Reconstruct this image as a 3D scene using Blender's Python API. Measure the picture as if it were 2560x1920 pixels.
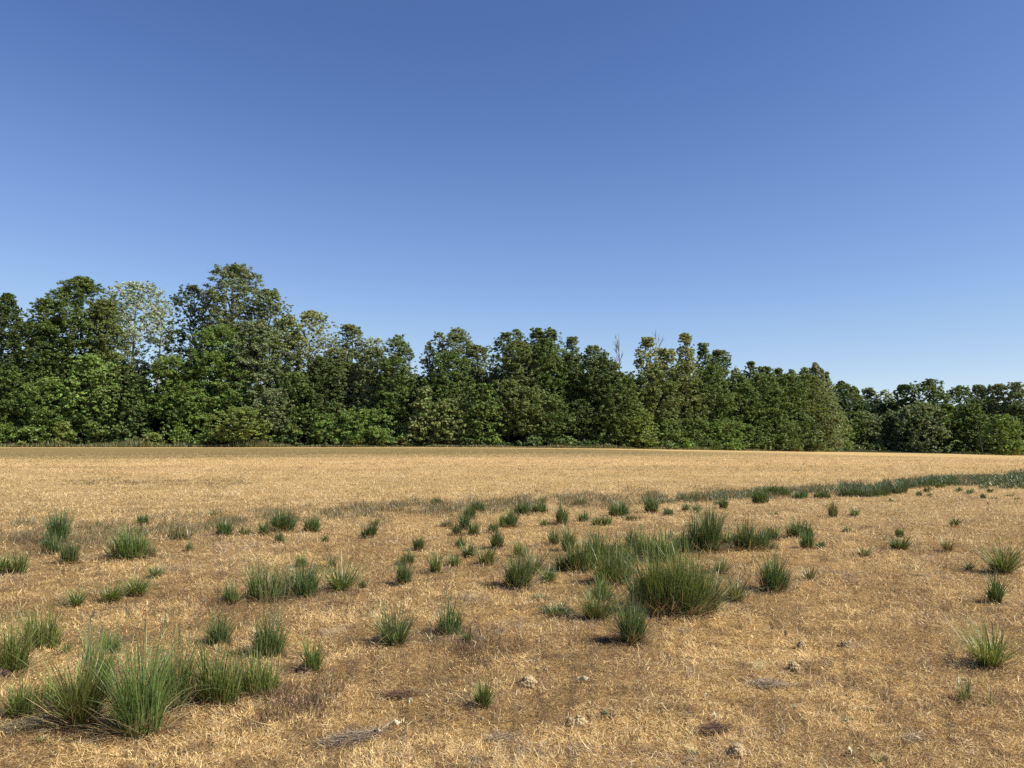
import bpy, math, random
import numpy as np
for o in list(bpy.data.objects): bpy.data.objects.remove(o, do_unlink=True)
SC = bpy.context.scene
COL = SC.collection
RAD = math.radians
# ------------------------------------------------------------------ camera
CAM_Z = 1.6
PITCH = 3.72                    # degrees above level
F = 770.0                       # focal length in pixels of a 1024 wide picture
cd = bpy.data.cameras.new('camera'); cam = bpy.data.objects.new('camera', cd); COL.objects.link(cam)
cam.location = (0, 0, CAM_Z); cam.rotation_euler = (RAD(90 + PITCH), 0, 0)
cd.sensor_width = 36; cd.lens = 36 * F / 1024; cd.clip_start = 0.05; cd.clip_end = 4000
SC.camera = cam
# ------------------------------------------------------------------ light
SUN_AZ, SUN_EL = 111.0, 46.0    # azimuth clockwise from the view direction
w = bpy.data.worlds.new("World"); SC.world = w; w.use_nodes = True
nt = w.node_tree; nt.nodes.clear()
sky = nt.nodes.new('ShaderNodeTexSky'); sky.sky_type = 'NISHITA'; sky.sun_disc = False
sky.sun_elevation = RAD(SUN_EL); sky.sun_rotation = RAD(SUN_AZ)
sky.altitude = 0; sky.air_density = 0.7; sky.dust_density = 0.0; sky.ozone_density = 1.6
sk = nt.nodes.new('ShaderNodeVectorMath'); sk.operation = 'SCALE'; sk.inputs[3].default_value = 0.115
cv = nt.nodes.new('ShaderNodeRGBCurve'); cv.mapping.use_clip = False; cv.mapping.extend = 'EXTRAPOLATED'
SKYG = 0.732
SKYC = [[(.087, .081), (.144, .165), (.220, .270), (.287, .355), (.392, .468)], [(.150, .163), (.242, .300), (.356, .442), (.456, .552), (.578, .651)], [(.287, .415), (.434, .625), (.584, .79), (.687, .848), (.753, .875)]]
for ch, pts in enumerate(SKYC):
    c_ = cv.mapping.curves[ch]
    for p_ in pts: c_.points.new(*p_)
    c_.points[len(c_.points) - 1].location = (1.0, 1.02)
cv.mapping.update()
s2 = nt.nodes.new('ShaderNodeVectorMath'); s2.operation = 'SCALE'; s2.inputs[3].default_value = 10.0 * SKYG
bg = nt.nodes.new('ShaderNodeBackground'); bg.inputs[1].default_value = 0.1
wo = nt.nodes.new('ShaderNodeOutputWorld')
nt.links.new(sky.outputs[0], sk.inputs[0]); nt.links.new(sk.outputs[0], cv.inputs[1]); nt.links.new(cv.outputs[0], s2.inputs[0])
nt.links.new(s2.outputs[0], bg.inputs[0]); nt.links.new(bg.outputs[0], wo.inputs[0])
sd = bpy.data.lights.new('sun', 'SUN'); sun = bpy.data.objects.new('sun', sd); COL.objects.link(sun)
sd.energy = 5.0; sd.angle = RAD(0.53); sd.color = (1.0, 0.955, 0.85)
_az, _el = RAD(SUN_AZ), RAD(SUN_EL)
SUNV = (math.sin(_az) * math.cos(_el), math.cos(_az) * math.cos(_el), math.sin(_el))
from mathutils import Vector
sun.rotation_euler = Vector(SUNV).to_track_quat('Z', 'Y').to_euler()
SC.view_settings.view_transform = 'Standard'; SC.view_settings.look = 'None'
SC.view_settings.exposure = 0.45; SC.view_settings.gamma = 1.0
SC.cycles.use_denoising = False
SC.cycles.max_bounces = 5; SC.cycles.diffuse_bounces = 3; SC.cycles.transmission_bounces = 3
SC.cycles.glossy_bounces = 1; SC.cycles.caustics_reflective = False; SC.cycles.caustics_refractive = False
# ------------------------------------------------------------------ noise and terrain
def _hash(ix, iy, s):
    h = (ix.astype(np.int64) * 374761393 + iy.astype(np.int64) * 668265263 + s * 974711) & 0xffffffff
    h = ((h ^ (h >> 13)) * 1274126177) & 0xffffffff
    return ((h ^ (h >> 16)) & 0xffffff) / float(0xffffff)
def vnoise(x, y, s=0):
    x = np.asarray(x, float); y = np.asarray(y, float)
    ix = np.floor(x); iy = np.floor(y); fx = x - ix; fy = y - iy
    fx = fx * fx * (3 - 2 * fx); fy = fy * fy * (3 - 2 * fy)
    a = _hash(ix, iy, s); b = _hash(ix + 1, iy, s); c = _hash(ix, iy + 1, s); d = _hash(ix + 1, iy + 1, s)
    return (a * (1 - fx) + b * fx) * (1 - fy) + (c * (1 - fx) + d * fx) * fy
def fbm(x, y, s=0, n=3):
    r = 0; a = .5; t = 0
    for i in range(n):
        r = r + a * vnoise(x * 2 ** i, y * 2 ** i, s + i * 17); t += a; a *= .5
    return r / t
def sstep(a, b, x):
    t = np.clip((x - a) / (b - a), 0, 1); return t * t * (3 - 2 * t)
def terrain(x, y):
    x = np.asarray(x, float); y = np.asarray(y, float)
    sx = 6 * np.logaddexp(0, (x - 6) / 6.0)          # the field falls away to the right, beyond about 35 m
    z = -0.0275 * np.minimum(sx, 130) * sstep(26, 105, y)
    near = 1 - sstep(14, 40, y)
    z = z + near * (0.035 * (fbm(x * .9, y * .9, 5) - .5) + 0.03 * (fbm(x * 3.5, y * 3.5, 9) - .5))
    return z
def at(u, v=None, D=None):
    """ground point seen at pixel (u, v) of the 1024x768 picture, or at forward distance D"""
    p = RAD(PITCH); rx = (u - 512) / F
    if D is not None:
        x = rx * D; return x, D, float(terrain(x, D))
    b = (384 - v) / F
    dy = math.cos(p) - b * math.sin(p); dz = math.sin(p) + b * math.cos(p)
    lo = 1.0
    ts = np.geomspace(2, 400, 4000)
    X = rx * ts; Y = dy * ts; Z = CAM_Z + dz * ts
    hit = np.nonzero(Z <= terrain(X, Y))[0]
    i = hit[0] if len(hit) else len(ts) - 1
    return float(X[i]), float(Y[i]), float(terrain(X[i], Y[i]))
def zrow(v, D):
    """height at distance D that shows at row v"""
    p = RAD(PITCH); b = (384 - v) / F
    dy = math.cos(p) - b * math.sin(p); dz = math.sin(p) + b * math.cos(p)
    return CAM_Z + D * dz / dy
# ------------------------------------------------------------------ object helpers
def link(o, parent=None):
    COL.objects.link(o)
    if parent is not None: o.parent = parent
    return o
def tag(o, label=None, cat=None, group=None, kind=None):
    if label: o['label'] = label
    if cat: o['category'] = cat
    if group: o['group'] = group
    if kind: o['kind'] = kind
    return o
def empty(name, loc):
    o = bpy.data.objects.new(name, None); o.empty_display_size = .3; o.location = loc; return link(o)
def np_mesh(name, verts, nper, mat, parent=None, fcol=None, vcol=None, loc=None, faces=None, smooth=False):
    """verts (N,3); faces = (M,4|3) index array, or consecutive groups of nper vertices"""
    me = bpy.data.meshes.new(name); n = len(verts)
    if faces is None: faces = np.arange(n, dtype=np.int32).reshape(-1, nper)
    k = faces.shape[1]; m = len(faces)
    me.vertices.add(n); me.vertices.foreach_set('co', np.ascontiguousarray(verts, dtype=np.float32).ravel())
    me.loops.add(m * k); me.loops.foreach_set('vertex_index', np.ascontiguousarray(faces, dtype=np.int32).ravel())
    me.polygons.add(m); me.polygons.foreach_set('loop_start', np.arange(0, m * k, k, dtype=np.int32))
    try: me.polygons.foreach_set('loop_total', np.full(m, k, dtype=np.int32))
    except Exception: pass
    if vcol is not None:
        a = me.attributes.new('tone', 'FLOAT_VECTOR', 'POINT'); a.data.foreach_set('vector', np.ascontiguousarray(vcol, dtype=np.float32).ravel())
    if fcol is not None:
        a = me.attributes.new('tone', 'FLOAT_VECTOR', 'FACE'); a.data.foreach_set('vector', np.ascontiguousarray(fcol, dtype=np.float32).ravel())
    me.update(calc_edges=True)
    me.polygons.foreach_set('use_smooth', np.full(m, bool(smooth)))
    me.materials.append(mat)
    o = bpy.data.objects.new(name, me)
    if loc is not None: o.location = loc
    return link(o, parent)
def tube(pts, radii, seg=6):
    """tapered tube through pts; returns verts, quads"""
    pts = np.asarray(pts, float); V = []; Q = []
    for i, p in enumerate(pts):
        t = pts[min(i + 1, len(pts) - 1)] - pts[max(i - 1, 0)]; t /= (np.linalg.norm(t) + 1e-9)
        a = np.cross(t, (0.13, 0.99, 0.05)); a /= (np.linalg.norm(a) + 1e-9); b = np.cross(t, a)
        for k in range(seg):
            c = 2 * math.pi * k / seg; V.append(p + radii[i] * (math.cos(c) * a + math.sin(c) * b))
    for i in range(len(pts) - 1):
        for k in range(seg):
            k2 = (k + 1) % seg; Q.append((i * seg + k, i * seg + k2, (i + 1) * seg + k2, (i + 1) * seg + k))
    return np.array(V), np.array(Q, dtype=np.int32)
class Bag:
    def __init__(s): s.V = []; s.Q = []; s.n = 0
    def add(s, V, Q): s.V.append(V); s.Q.append(Q + s.n); s.n += len(V)
    def build(s, name, mat, parent=None, loc=None, smooth=True):
        return np_mesh(name, np.concatenate(s.V), 4, mat, parent, loc=loc, faces=np.concatenate(s.Q), smooth=smooth)
# ------------------------------------------------------------------ materials
def newmat(name):
    m = bpy.data.materials.new(name); m.use_nodes = True; n = m.node_tree; n.nodes.clear()
    return m, n, n.nodes.new('ShaderNodeOutputMaterial')
def foliage_mat(name, trans=0.3, rough=0.55, spec=0.3, shift=(1.25, 1.2, .55)):
    m, n, out = newmat(name)
    at_ = n.nodes.new('ShaderNodeAttribute'); at_.attribute_name = 'tone'
    p = n.nodes.new('ShaderNodeBsdfPrincipled'); p.inputs['Roughness'].default_value = rough
    p.inputs['Specular IOR Level'].default_value = spec
    t = n.nodes.new('ShaderNodeBsdfTranslucent')
    mu = n.nodes.new('ShaderNodeMix'); mu.data_type = 'RGBA'; mu.blend_type = 'MULTIPLY'; mu.inputs[0].default_value = 1
    mu.inputs[7].default_value = (*shift, 1)
    mx = n.nodes.new('ShaderNodeMixShader'); mx.inputs[0].default_value = trans
    n.links.new(at_.outputs['Color'], p.inputs['Base Color']); n.links.new(at_.outputs['Color'], mu.inputs[6])
    n.links.new(mu.outputs[2], t.inputs[0]); n.links.new(p.outputs[0], mx.inputs[1]); n.links.new(t.outputs[0], mx.inputs[2])
    n.links.new(mx.outputs[0], out.inputs[0]); return m
def bark_mat(name, c1, c2, scale=6):
    m, n, out = newmat(name)
    tc = n.nodes.new('ShaderNodeTexCoord'); mp = n.nodes.new('ShaderNodeMapping'); mp.inputs[3].default_value = (1, 1, .25)
    no = n.nodes.new('ShaderNodeTexNoise'); no.inputs['Scale'].default_value = scale; no.inputs['Detail'].default_value = 6
    r = n.nodes.new('ShaderNodeValToRGB'); r.color_ramp.elements[0].position = .35; r.color_ramp.elements[1].position = .65
    r.color_ramp.elements[0].color = (*c1, 1); r.color_ramp.elements[1].color = (*c2, 1)
    p = n.nodes.new('ShaderNodeBsdfPrincipled'); p.inputs['Roughness'].default_value = .9
    bu = n.nodes.new('ShaderNodeBump'); bu.inputs['Strength'].default_value = .6; bu.inputs['Distance'].default_value = .03
    n.links.new(tc.outputs['Object'], mp.inputs[0]); n.links.new(mp.outputs[0], no.inputs['Vector'])
    n.links.new(no.outputs[0], r.inputs[0]); n.links.new(r.outputs[0], p.inputs['Base Color'])
    n.links.new(no.outputs[0], bu.inputs['Height']); n.links.new(bu.outputs[0], p.inputs['Normal'])
    n.links.new(p.outputs[0], out.inputs[0]); return m
M_LEAF = foliage_mat('leaves', .36, .5, .35)
M_NEEDLE = foliage_mat('needles', .12, .7, .15)
M_GRASS = foliage_mat('grass_blades', .25, .40, .5)
M_STRAW = foliage_mat('dry_straw', .25, .65, .25, (1.1, 1.0, .8))
M_BARK = bark_mat('bark', (.06, .05, .04), (.13, .11, .09))
M_PALEBARK = bark_mat('pale_bark', (.32, .31, .28), (.58, .57, .53), 3)
M_DEADWOOD = bark_mat('dead_wood', (.16, .14, .12), (.30, .27, .23), 4)
M_MUD = bark_mat('dried_mud', (.30, .21, .10), (.50, .38, .20), 22)
M_DARKMUD = bark_mat('dark_mud', (.05, .03, .025), (.12, .07, .05), 22)
M_GREYSTRAW = foliage_mat('weathered_straw', .15, .7, .2, (1.05, 1.0, .9))

def ground_mat():
    m, n, out = newmat('dry_field_soil')
    N = n.nodes.new; L = n.links.new
    geo = N('ShaderNodeNewGeometry'); pos = geo.outputs['Position']
    sep = N('ShaderNodeSeparateXYZ'); L(pos, sep.inputs[0])
    def noise(scale, detail=5, rough=.6, vec=None, mp=None):
        t = N('ShaderNodeTexNoise'); t.inputs['Scale'].default_value = scale; t.inputs['Detail'].default_value = detail
        t.inputs['Roughness'].default_value = rough
        if mp:
            q = N('ShaderNodeMapping'); q.inputs[3].default_value = mp; L(pos, q.inputs[0]); L(q.outputs[0], t.inputs['Vector'])
        else: L(pos, t.inputs['Vector'])
        return t.outputs[0]
    def ramp(f, stops):
        r = N('ShaderNodeValToRGB'); e = r.color_ramp.elements
        while len(e) < len(stops): e.new(.5)
        for i, (p, c) in enumerate(stops):
            e[i].position = p; e[i].color = (*c, 1) if not isinstance(c, float) else (c, c, c, 1)
        L(f, r.inputs[0]); return r.outputs[0]
    def mix(f, a, b, bt='MIX'):
        x = N('ShaderNodeMix'); x.data_type = 'RGBA'; x.blend_type = bt
        if isinstance(f, float): x.inputs[0].default_value = f
        else: L(f, x.inputs[0])
        if isinstance(a, tuple): x.inputs[6].default_value = (*a, 1)
        else: L(a, x.inputs[6])
        if isinstance(b, tuple): x.inputs[7].default_value = (*b, 1)
        else: L(b, x.inputs[7])
        return x.outputs[2]
    def mth(op, a, b=None, c=None):
        x = N('ShaderNodeMath'); x.operation = op
        for i, q in enumerate((a, b, c)):
            if q is None: continue
            if isinstance(q, (int, float)): x.inputs[i].default_value = q
            else: L(q, x.inputs[i])
        return x.outputs[0]
    def sst(lo, hi, f):
        x = N('ShaderNodeMapRange'); x.interpolation_type = 'SMOOTHSTEP'
        x.inputs[1].default_value = lo; x.inputs[2].default_value = hi; L(f, x.inputs[0]); return x.outputs[0]
    X, Y = sep.outputs[0], sep.outputs[1]
    # straw thatch: fine mottling at three scales
    fine = ramp(noise(75, 4, .75), [(.34, (.12, .075, .03)), (.46, (.42, .29, .12)), (.56, (.62, .46, .21)), (.68, (.76, .61, .32))])
    midn = ramp(noise(5.5, 6, .7), [(.33, (.70, .64, .60)), (.5, (.95, .93, .90)), (.66, (1.12, 1.1, 1.08))])
    c = mix(1.0, fine, midn, 'MULTIPLY')
    tuf = ramp(noise(2.2, 8, .8), [(.36, (.80, .77, .74)), (.55, (1.03, 1.02, 1.0)), (.7, (1.10, 1.09, 1.04))])
    c = mix(1.0, c, tuf, 'MULTIPLY')
    big = ramp(noise(.13, 4, .6), [(.3, (.90, .88, .84)), (.6, (1.05, 1.03, 1.0))])
    c = mix(1.0, c, big, 'MULTIPLY')
    # grey bare soil showing near the camera
    soil = ramp(noise(40, 5, .7), [(.3, (.10, .075, .06)), (.7, (.27, .22, .18))])
    bare = mth('MULTIPLY', sst(.60, .68, noise(1.4, 5, .65)), mth('SUBTRACT', 1.0, sst(12, 22, Y)))
    c = mix(mth('MULTIPLY', bare, .7), c, soil)
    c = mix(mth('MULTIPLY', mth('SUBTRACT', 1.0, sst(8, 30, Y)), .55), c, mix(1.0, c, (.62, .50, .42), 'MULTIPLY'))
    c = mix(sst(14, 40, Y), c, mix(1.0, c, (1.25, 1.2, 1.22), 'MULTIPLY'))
    # scattered low greenish growth in long streaks
    streak = noise(1.0, 6, .72, mp=(.07, .22, 1))
    far = sst(22, 40, Y)
    sg = mth('MULTIPLY', sst(.53, .66, streak), mth('MULTIPLY', far, .5))
    c = mix(sg, c, (.22, .19, .07))
    # faint drill rows across the right-hand side
    wv = N('ShaderNodeTexWave'); wv.wave_type = 'BANDS'; wv.bands_direction = 'Y'; wv.inputs['Scale'].default_value = .62
    wv.inputs['Distortion'].default_value = 1.2; wv.inputs['Detail'].default_value = 3; wv.inputs['Detail Scale'].default_value = 1.0
    q = N('ShaderNodeMapping'); q.inputs[2].default_value = (0, 0, RAD(-14)); L(pos, q.inputs[0]); L(q.outputs[0], wv.inputs['Vector'])
    rowm = mth('MULTIPLY', mth('MULTIPLY', sst(1, 8, X), sst(10, 14, Y)), mth('SUBTRACT', 1.0, sst(19, 26, Y)))
    c = mix(mth('MULTIPLY', mth('MULTIPLY', sst(.72, .95, wv.outputs[0]), rowm), .38), c, (.24, .15, .065))
    # uncut olive grass before the wood on the left, thinning to the right
    edge = mth('ADD', Y, mth('MULTIPLY', mth('SUBTRACT', noise(.12, 5, .65, mp=(.5, 1.6, 1)), .5), 26))
    band = mth('MULTIPLY', sst(48, 68, mth('SUBTRACT', edge, mth('MULTIPLY', X, .22))), mth('SUBTRACT', 1.0, sst(88, 91, Y)))
    band = mth('MULTIPLY', band, mth('SUBTRACT', 1.0, mth('MULTIPLY', sst(5, 40, X), .75)))
    olive = ramp(noise(1.1, 6, .7, mp=(.4, 1, 1)), [(.3, (.085, .070, .024)), (.7, (.165, .132, .05))])
    c = mix(mth('MULTIPLY', band, .72), c, olive)
    g2 = mth('MULTIPLY', sst(.50, .64, noise(.09, 5, .65, mp=(.35, 1.4, 1))), mth('MULTIPLY', sst(45, 70, Y), sst(-5, 25, X)))
    c = mix(mth('MULTIPLY', g2, .55), c, (.26, .25, .10))
    # forest floor
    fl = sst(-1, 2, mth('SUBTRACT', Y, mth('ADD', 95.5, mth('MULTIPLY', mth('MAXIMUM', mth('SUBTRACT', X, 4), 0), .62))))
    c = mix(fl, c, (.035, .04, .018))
    p = N('ShaderNodeBsdfPrincipled'); p.inputs['Roughness'].default_value = .95; p.inputs['Specular IOR Level'].default_value = .1
    L(c, p.inputs['Base Color'])
    hn = mth('ADD', mth('MULTIPLY', noise(48, 4, .8), .35), noise(7, 6, .8))
    bu = N('ShaderNodeBump'); bu.inputs['Strength'].default_value = .9; bu.inputs['Distance'].default_value = .05
    L(hn, bu.inputs['Height']); L(bu.outputs[0], p.inputs['Normal'])
    L(p.outputs[0], out.inputs[0]); return m
# ------------------------------------------------------------------ ground
def axis(a, b, fine0, fine1, step, grow):
    pos = list(np.arange(fine0, fine1, step)); s = step; x = fine1
    while x < b: pos.append(x); s *= grow; x += s
    pos.append(b); s = step; x = fine0 - step
    while x > a: pos.insert(0, x); s *= grow; x -= s
    pos.insert(0, a); return np.array(pos)
xs = axis(-1500, 1500, -10, 10, .09, 1.05); ys = axis(-400, 2500, 2, 18, .09, 1.035)
GX, GY = np.meshgrid(xs, ys); GZ = terrain(GX, GY)
gv = np.stack([GX, GY, GZ], -1).reshape(-1, 3); nx = len(xs); ny = len(ys)
ii = (np.arange(ny - 1)[:, None] * nx + np.arange(nx - 1)[None]).ravel()
gf = np.stack([ii, ii + 1, ii + nx + 1, ii + nx], -1)
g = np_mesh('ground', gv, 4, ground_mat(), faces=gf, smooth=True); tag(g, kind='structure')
# ------------------------------------------------------------------ blades
def blades(rng, base, azi, length, width, lean, curl, segs, col, tip=.12, twist=None, tipcol=None):
    """strips of quads; returns verts (N*(segs+1)*2,3), faces, vertex tones"""
    n = len(base); d = np.stack([np.cos(azi), np.sin(azi), np.zeros(n)], -1)
    tw = azi + math.pi / 2 + (rng.uniform(-.9, .9, n) if twist is None else twist)
    wdir = np.stack([np.cos(tw), np.sin(tw), rng.uniform(-.25, .25, n)], -1)
    p = base.copy(); V = np.zeros((n, segs + 1, 2, 3), np.float32); C = np.zeros((n, segs + 1, 2, 3), np.float32)
    for k in range(segs + 1):
        t = k / segs; wd = width * (1 - (1 - tip) * t ** 1.6) * (.65 + .35 * min(1, t * 4)) * .5
        V[:, k, 0] = p - wdir * wd[:, None]; V[:, k, 1] = p + wdir * wd[:, None]
        cc = col if tipcol is None else col * (1 - t) + tipcol * t
        C[:, k, 0] = cc; C[:, k, 1] = cc
        th = lean + curl * (t + .5 / segs)
        st = (length / segs)[:, None]
        p = p + st * (np.sin(th)[:, None] * d + np.cos(th)[:, None] * np.array([0, 0, 1.0]))
    V = V.reshape(-1, 3); C = C.reshape(-1, 3)
    b0 = (np.arange(n) * (segs + 1) * 2)[:, None] + (np.arange(segs) * 2)[None]
    b0 = b0.ravel(); Fc = np.stack([b0, b0 + 1, b0 + 3, b0 + 2], -1)
    return V, Fc, C
def pick(rng, pal, n, var=.15):
    pal = np.array(pal); c = pal[rng.integers(0, len(pal), n)]
    return c * (1 + rng.uniform(-var, var, (n, 1))) * (1 + rng.uniform(-.05, .05, (n, 3)))
STRAW = [(.73, .55, .265), (.66, .485, .21), (.77, .60, .31), (.56, .38, .155), (.71, .515, .23), (.51, .325, .13), (.41, .24, .095), (.79, .65, .38), (.61, .45, .20), (.33, .195, .085)]
BROWN = [(.26, .15, .07), (.19, .10, .05), (.32, .20, .10), (.17, .12, .07), (.23, .20, .09)]
GREY = [(.44, .35, .24), (.34, .26, .18), (.56, .46, .34), (.25, .18, .13)]
def dry_field():
    rng = np.random.default_rng(11)
    N = 2000000
    # radial pdf so that blades per picture area stay roughly even
    r = 2.7 * (85 / 2.7) ** (rng.random(N) ** 1.22)
    a = rng.uniform(-.76, .76, N); x = r * np.sin(a); y = r * np.cos(a)
    wide = rng.random(N) < .30; x = np.where(wide, x + rng.choice([-1, 1], N) * rng.random(N) ** 1.5 * 7, x); y = np.where(wide, y - rng.random(N) * 1.2, y)
    # gather into small tussocks
    cl = rng.random(N) < .55 * (1 - sstep(8, 15, r)); q = .03 * np.minimum(r, 14)
    gx, gy = np.floor(x / q), np.floor(y / q)
    qx = (gx + .5 + .8 * (_hash(gx, gy, 3) - .5)) * q; qy = (gy + .5 + .8 * (_hash(gx, gy, 4) - .5)) * q
    x = np.where(cl, x + (qx - x) * .55, x); y = np.where(cl, y + (qy - y) * .55, y)
    bald = fbm(x * 1.9 + 7, y * 1.9, 31, 5)
    keep = (rng.random(N) < sstep(.26, .44, bald) * .50 + .50) & (rng.random(N) < 1 - sstep(48, 85, r) * .9)
    x, y, r = x[keep], y[keep], r[keep]; n = len(x)
    z = terrain(x, y)
    sc = np.clip(r / 4.5, .9, 12)
    lying = rng.random(n) < .74 + .14 * sstep(8, 18, r)
    lean = np.where(lying, rng.uniform(1.15, 1.6, n), rng.uniform(.2, 1.15, n))
    curl = np.where(lying, rng.uniform(-.9, .5, n), rng.uniform(-.8, 1.7, n))
    base = np.stack([x, y, z + np.where(lying, rng.uniform(.002, .022, n) * sc ** .3, -.004)], -1)
    L = rng.gamma(4, .0080, n) * sc ** .34 * (.75 + .25 * sstep(5, 12, r))
    long = rng.random(n) < .012; L[long] *= 2.6
    W = rng.uniform(.0017, .0038, n) * sc ** .82
    flow = fbm(x * .8, y * .8, 77, 2) * 14
    azi = np.where(rng.random(n) < .35, flow + rng.normal(0, .8, n), rng.uniform(0, 6.283, n))
    pt = fbm(x * 2.4, y * 2.4, 91, 5) * .6 + fbm(x * .5, y * .5, 92, 3) * .4
    c = pick(rng, STRAW, n, .24) * (.70 + .66 * pt + .16)[:, None]; c = c * (1 - (.62 - pt)[:, None] * np.array([0, .10, .18]))
    near = 1 - sstep(9, 26, r)
    br = fbm(x * 1.3 + 3, y * 1.3 + 9, 51, 5)
    m = rng.random(n) < sstep(.48, .64, br) * (.25 + .32 * near) + .05 + .04 * near
    c[m] = pick(rng, BROWN, m.sum())
    m = (rng.random(n) < sstep(.52, .66, fbm(x * 7, y * 7, 55, 3)) * .75 * near)
    c[m] = pick(rng, BROWN, m.sum())
    gr = fbm(x * 1.5 + 30, y * 1.5, 71, 4)
    m = rng.random(n) < sstep(.60, .72, gr) * .4 * near + .02
    c[m] = pick(rng, GREY, m.sum())
    rw = np.sin((y * .97 - x * .22) * 6.283 / .55 + 1.5 * fbm(x * .3, y * .3, 14, 2)); c *= (1 - .26 * sstep(.2, .9, rw) * sstep(2, 8, x) * sstep(10, 14, y) * (1 - sstep(22, 30, y)))[:, None]
    # the thin stubble farther out is paler; next to the wood it turns olive
    f = sstep(7, 24, r)[:, None] * .6; c = c * (1 - f) + np.array([.625, .49, .275]) * f * (c.mean(1) / .42)[:, None] ** .8
    st = fbm(x * .045 + 3, y * .3, 61, 4) * .6 + fbm(x * .35, y * 1.1, 62, 3) * .4; fs = sstep(16, 30, r)
    c = c * (1 - fs * .20 * sstep(.42, .62, st))[:, None] * (1 - fs * .07)[:, None]
    mo = rng.random(n) < fs * (.05 + .22 * sstep(.50, .66, st)); c[mo] = pick(rng, [(.26, .20, .09), (.20, .15, .07), (.33, .25, .12)], mo.sum())
    e = sstep(47, 68, y - .22 * x + 22 * (fbm(x * .06, y * .19, 5, 4) - .5)) * (1 - .75 * sstep(5, 40, x))
    mo = rng.random(n) < e * .72; c[mo] = pick(rng, [(.15, .12, .042), (.12, .10, .033), (.20, .16, .06)], mo.sum())
    k = r < 7.5
    for nm, sel, sg in (('a', k, 3), ('b', ~k, 2)):
        V, Fc, C = blades(rng, base[sel], azi[sel], L[sel], W[sel], lean[sel], curl[sel], sg, c[sel], .25)
        if nm == 'a': V0, F0, C0 = V, Fc, C
    V = np.concatenate([V0, V]); Fc = np.concatenate([F0, Fc + len(V0)]); C = np.concatenate([C0, C])
    o = np_mesh('dry_grass', V, 4, M_STRAW, faces=Fc, vcol=C)
    tag(o, 'short golden dried grass thatch covering the whole field', 'dry grass', kind='stuff')
dry_field()
def scatter_weeds():
    """low sparse brown-green weeds along the band that crosses the field"""
    rng = np.random.default_rng(5)
    pts = []
    line = [(0, 530, 9), (60, 540, 9), (150, 530, 8), (235, 523, 6), (330, 514, 6), (395, 509, 5), (470, 508, 5), (560, 502, 5.5), (650, 500, 5), (720, 497, 4), (800, 492, 3.5), (880, 486, 3), (960, 480, 2.5), (1030, 475, 2.5)]
    for i in range(len(line) - 1):
        (u0, v0, s0), (u1, v1, s1) = line[i], line[i + 1]
        n = int(2.0 * (u1 - u0))
        for k in range(n):
            t = rng.random(); u = u0 + t * (u1 - u0); v = v0 + t * (v1 - v0) + rng.normal(0, s0 * .8)
            if vnoise(u * .06, v * .2, 3) < .42: continue
            pts.append(at(u, max(v, 466)) + (0,))
    for k in range(120):     # dark thin growth farther back on the left and scattered elsewhere
        u = rng.uniform(70, 245); v = rng.normal(483.5, 2.6); pts.append(at(u, v) + (1,))
    for k in range(520):
        u = rng.uniform(-60, 1084); v = rng.uniform(462, 620); pts.append(at(u, v) + (1,))
    for cu, cv, su, sv, n in ((30, 540, 26, 5, 120), (500, 592, 22, 6, 60), (455, 640, 22, 5, 90), (480, 655, 20, 5, 70), (640, 618, 16, 4, 40), (290, 705, 22, 6, 120), (310, 692, 18, 5, 60), (745, 575, 12, 5, 30), (350, 600, 14, 4, 30), (205, 605, 20, 6, 30), (225, 610, 22, 6, 30)):
        for k in range(n):
            uu, vv = cu + rng.normal(0, su), cv + rng.normal(0, sv * 1.6)
            if vnoise(uu * .09, vv * .16, 8) > .45: pts.append(at(uu, vv) + (2,))
    B = []; A = []; Ls = []; Ws = []; Le = []; Cu = []; C = []
    for x, y, z, kind in pts:
        n = 26 if kind < 2 else 22; sc = max(1, y / 9)
        r = rng.normal(0, .07 if kind < 2 else .05, (n, 2)) * (1 + .03 * y)
        B.append(np.stack([x + r[:, 0], y + r[:, 1], np.full(n, z)], -1)); A.append(rng.uniform(0, 6.28, n))
        h = {0: .15, 1: .075, 2: .08}[kind]
        Ls.append(rng.uniform(.4, 1, n) * h * (1 + (.02 * y if kind == 1 else .008 * y))); Ws.append(rng.uniform(.0025, .005, n) * sc)
        Le.append(rng.uniform(.05, .9, n)); Cu.append(rng.uniform(-.3, .8, n))
        pal = [[(.18, .155, .07), (.14, .14, .055), (.26, .19, .09), (.30, .21, .11), (.12, .13, .05), (.22, .15, .09)], [(.20, .15, .06), (.15, .12, .05), (.28, .2, .09)], [(.20, .11, .06), (.15, .08, .05), (.26, .16, .09), (.13, .12, .05)]][kind]
        C.append(pick(rng, pal, n))
    cat = np.concatenate
    V, Fc, Cc = blades(rng, cat(B), cat(A), cat(Ls), cat(Ws), cat(Le), cat(Cu), 2, cat(C), .4)
    o = np_mesh('weeds', V, 4, M_GRASS, faces=Fc, vcol=Cc)
    tag(o, 'thin brownish green weeds scattered in a band across the dry field', 'weeds', kind='stuff')
scatter_weeds()
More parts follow.
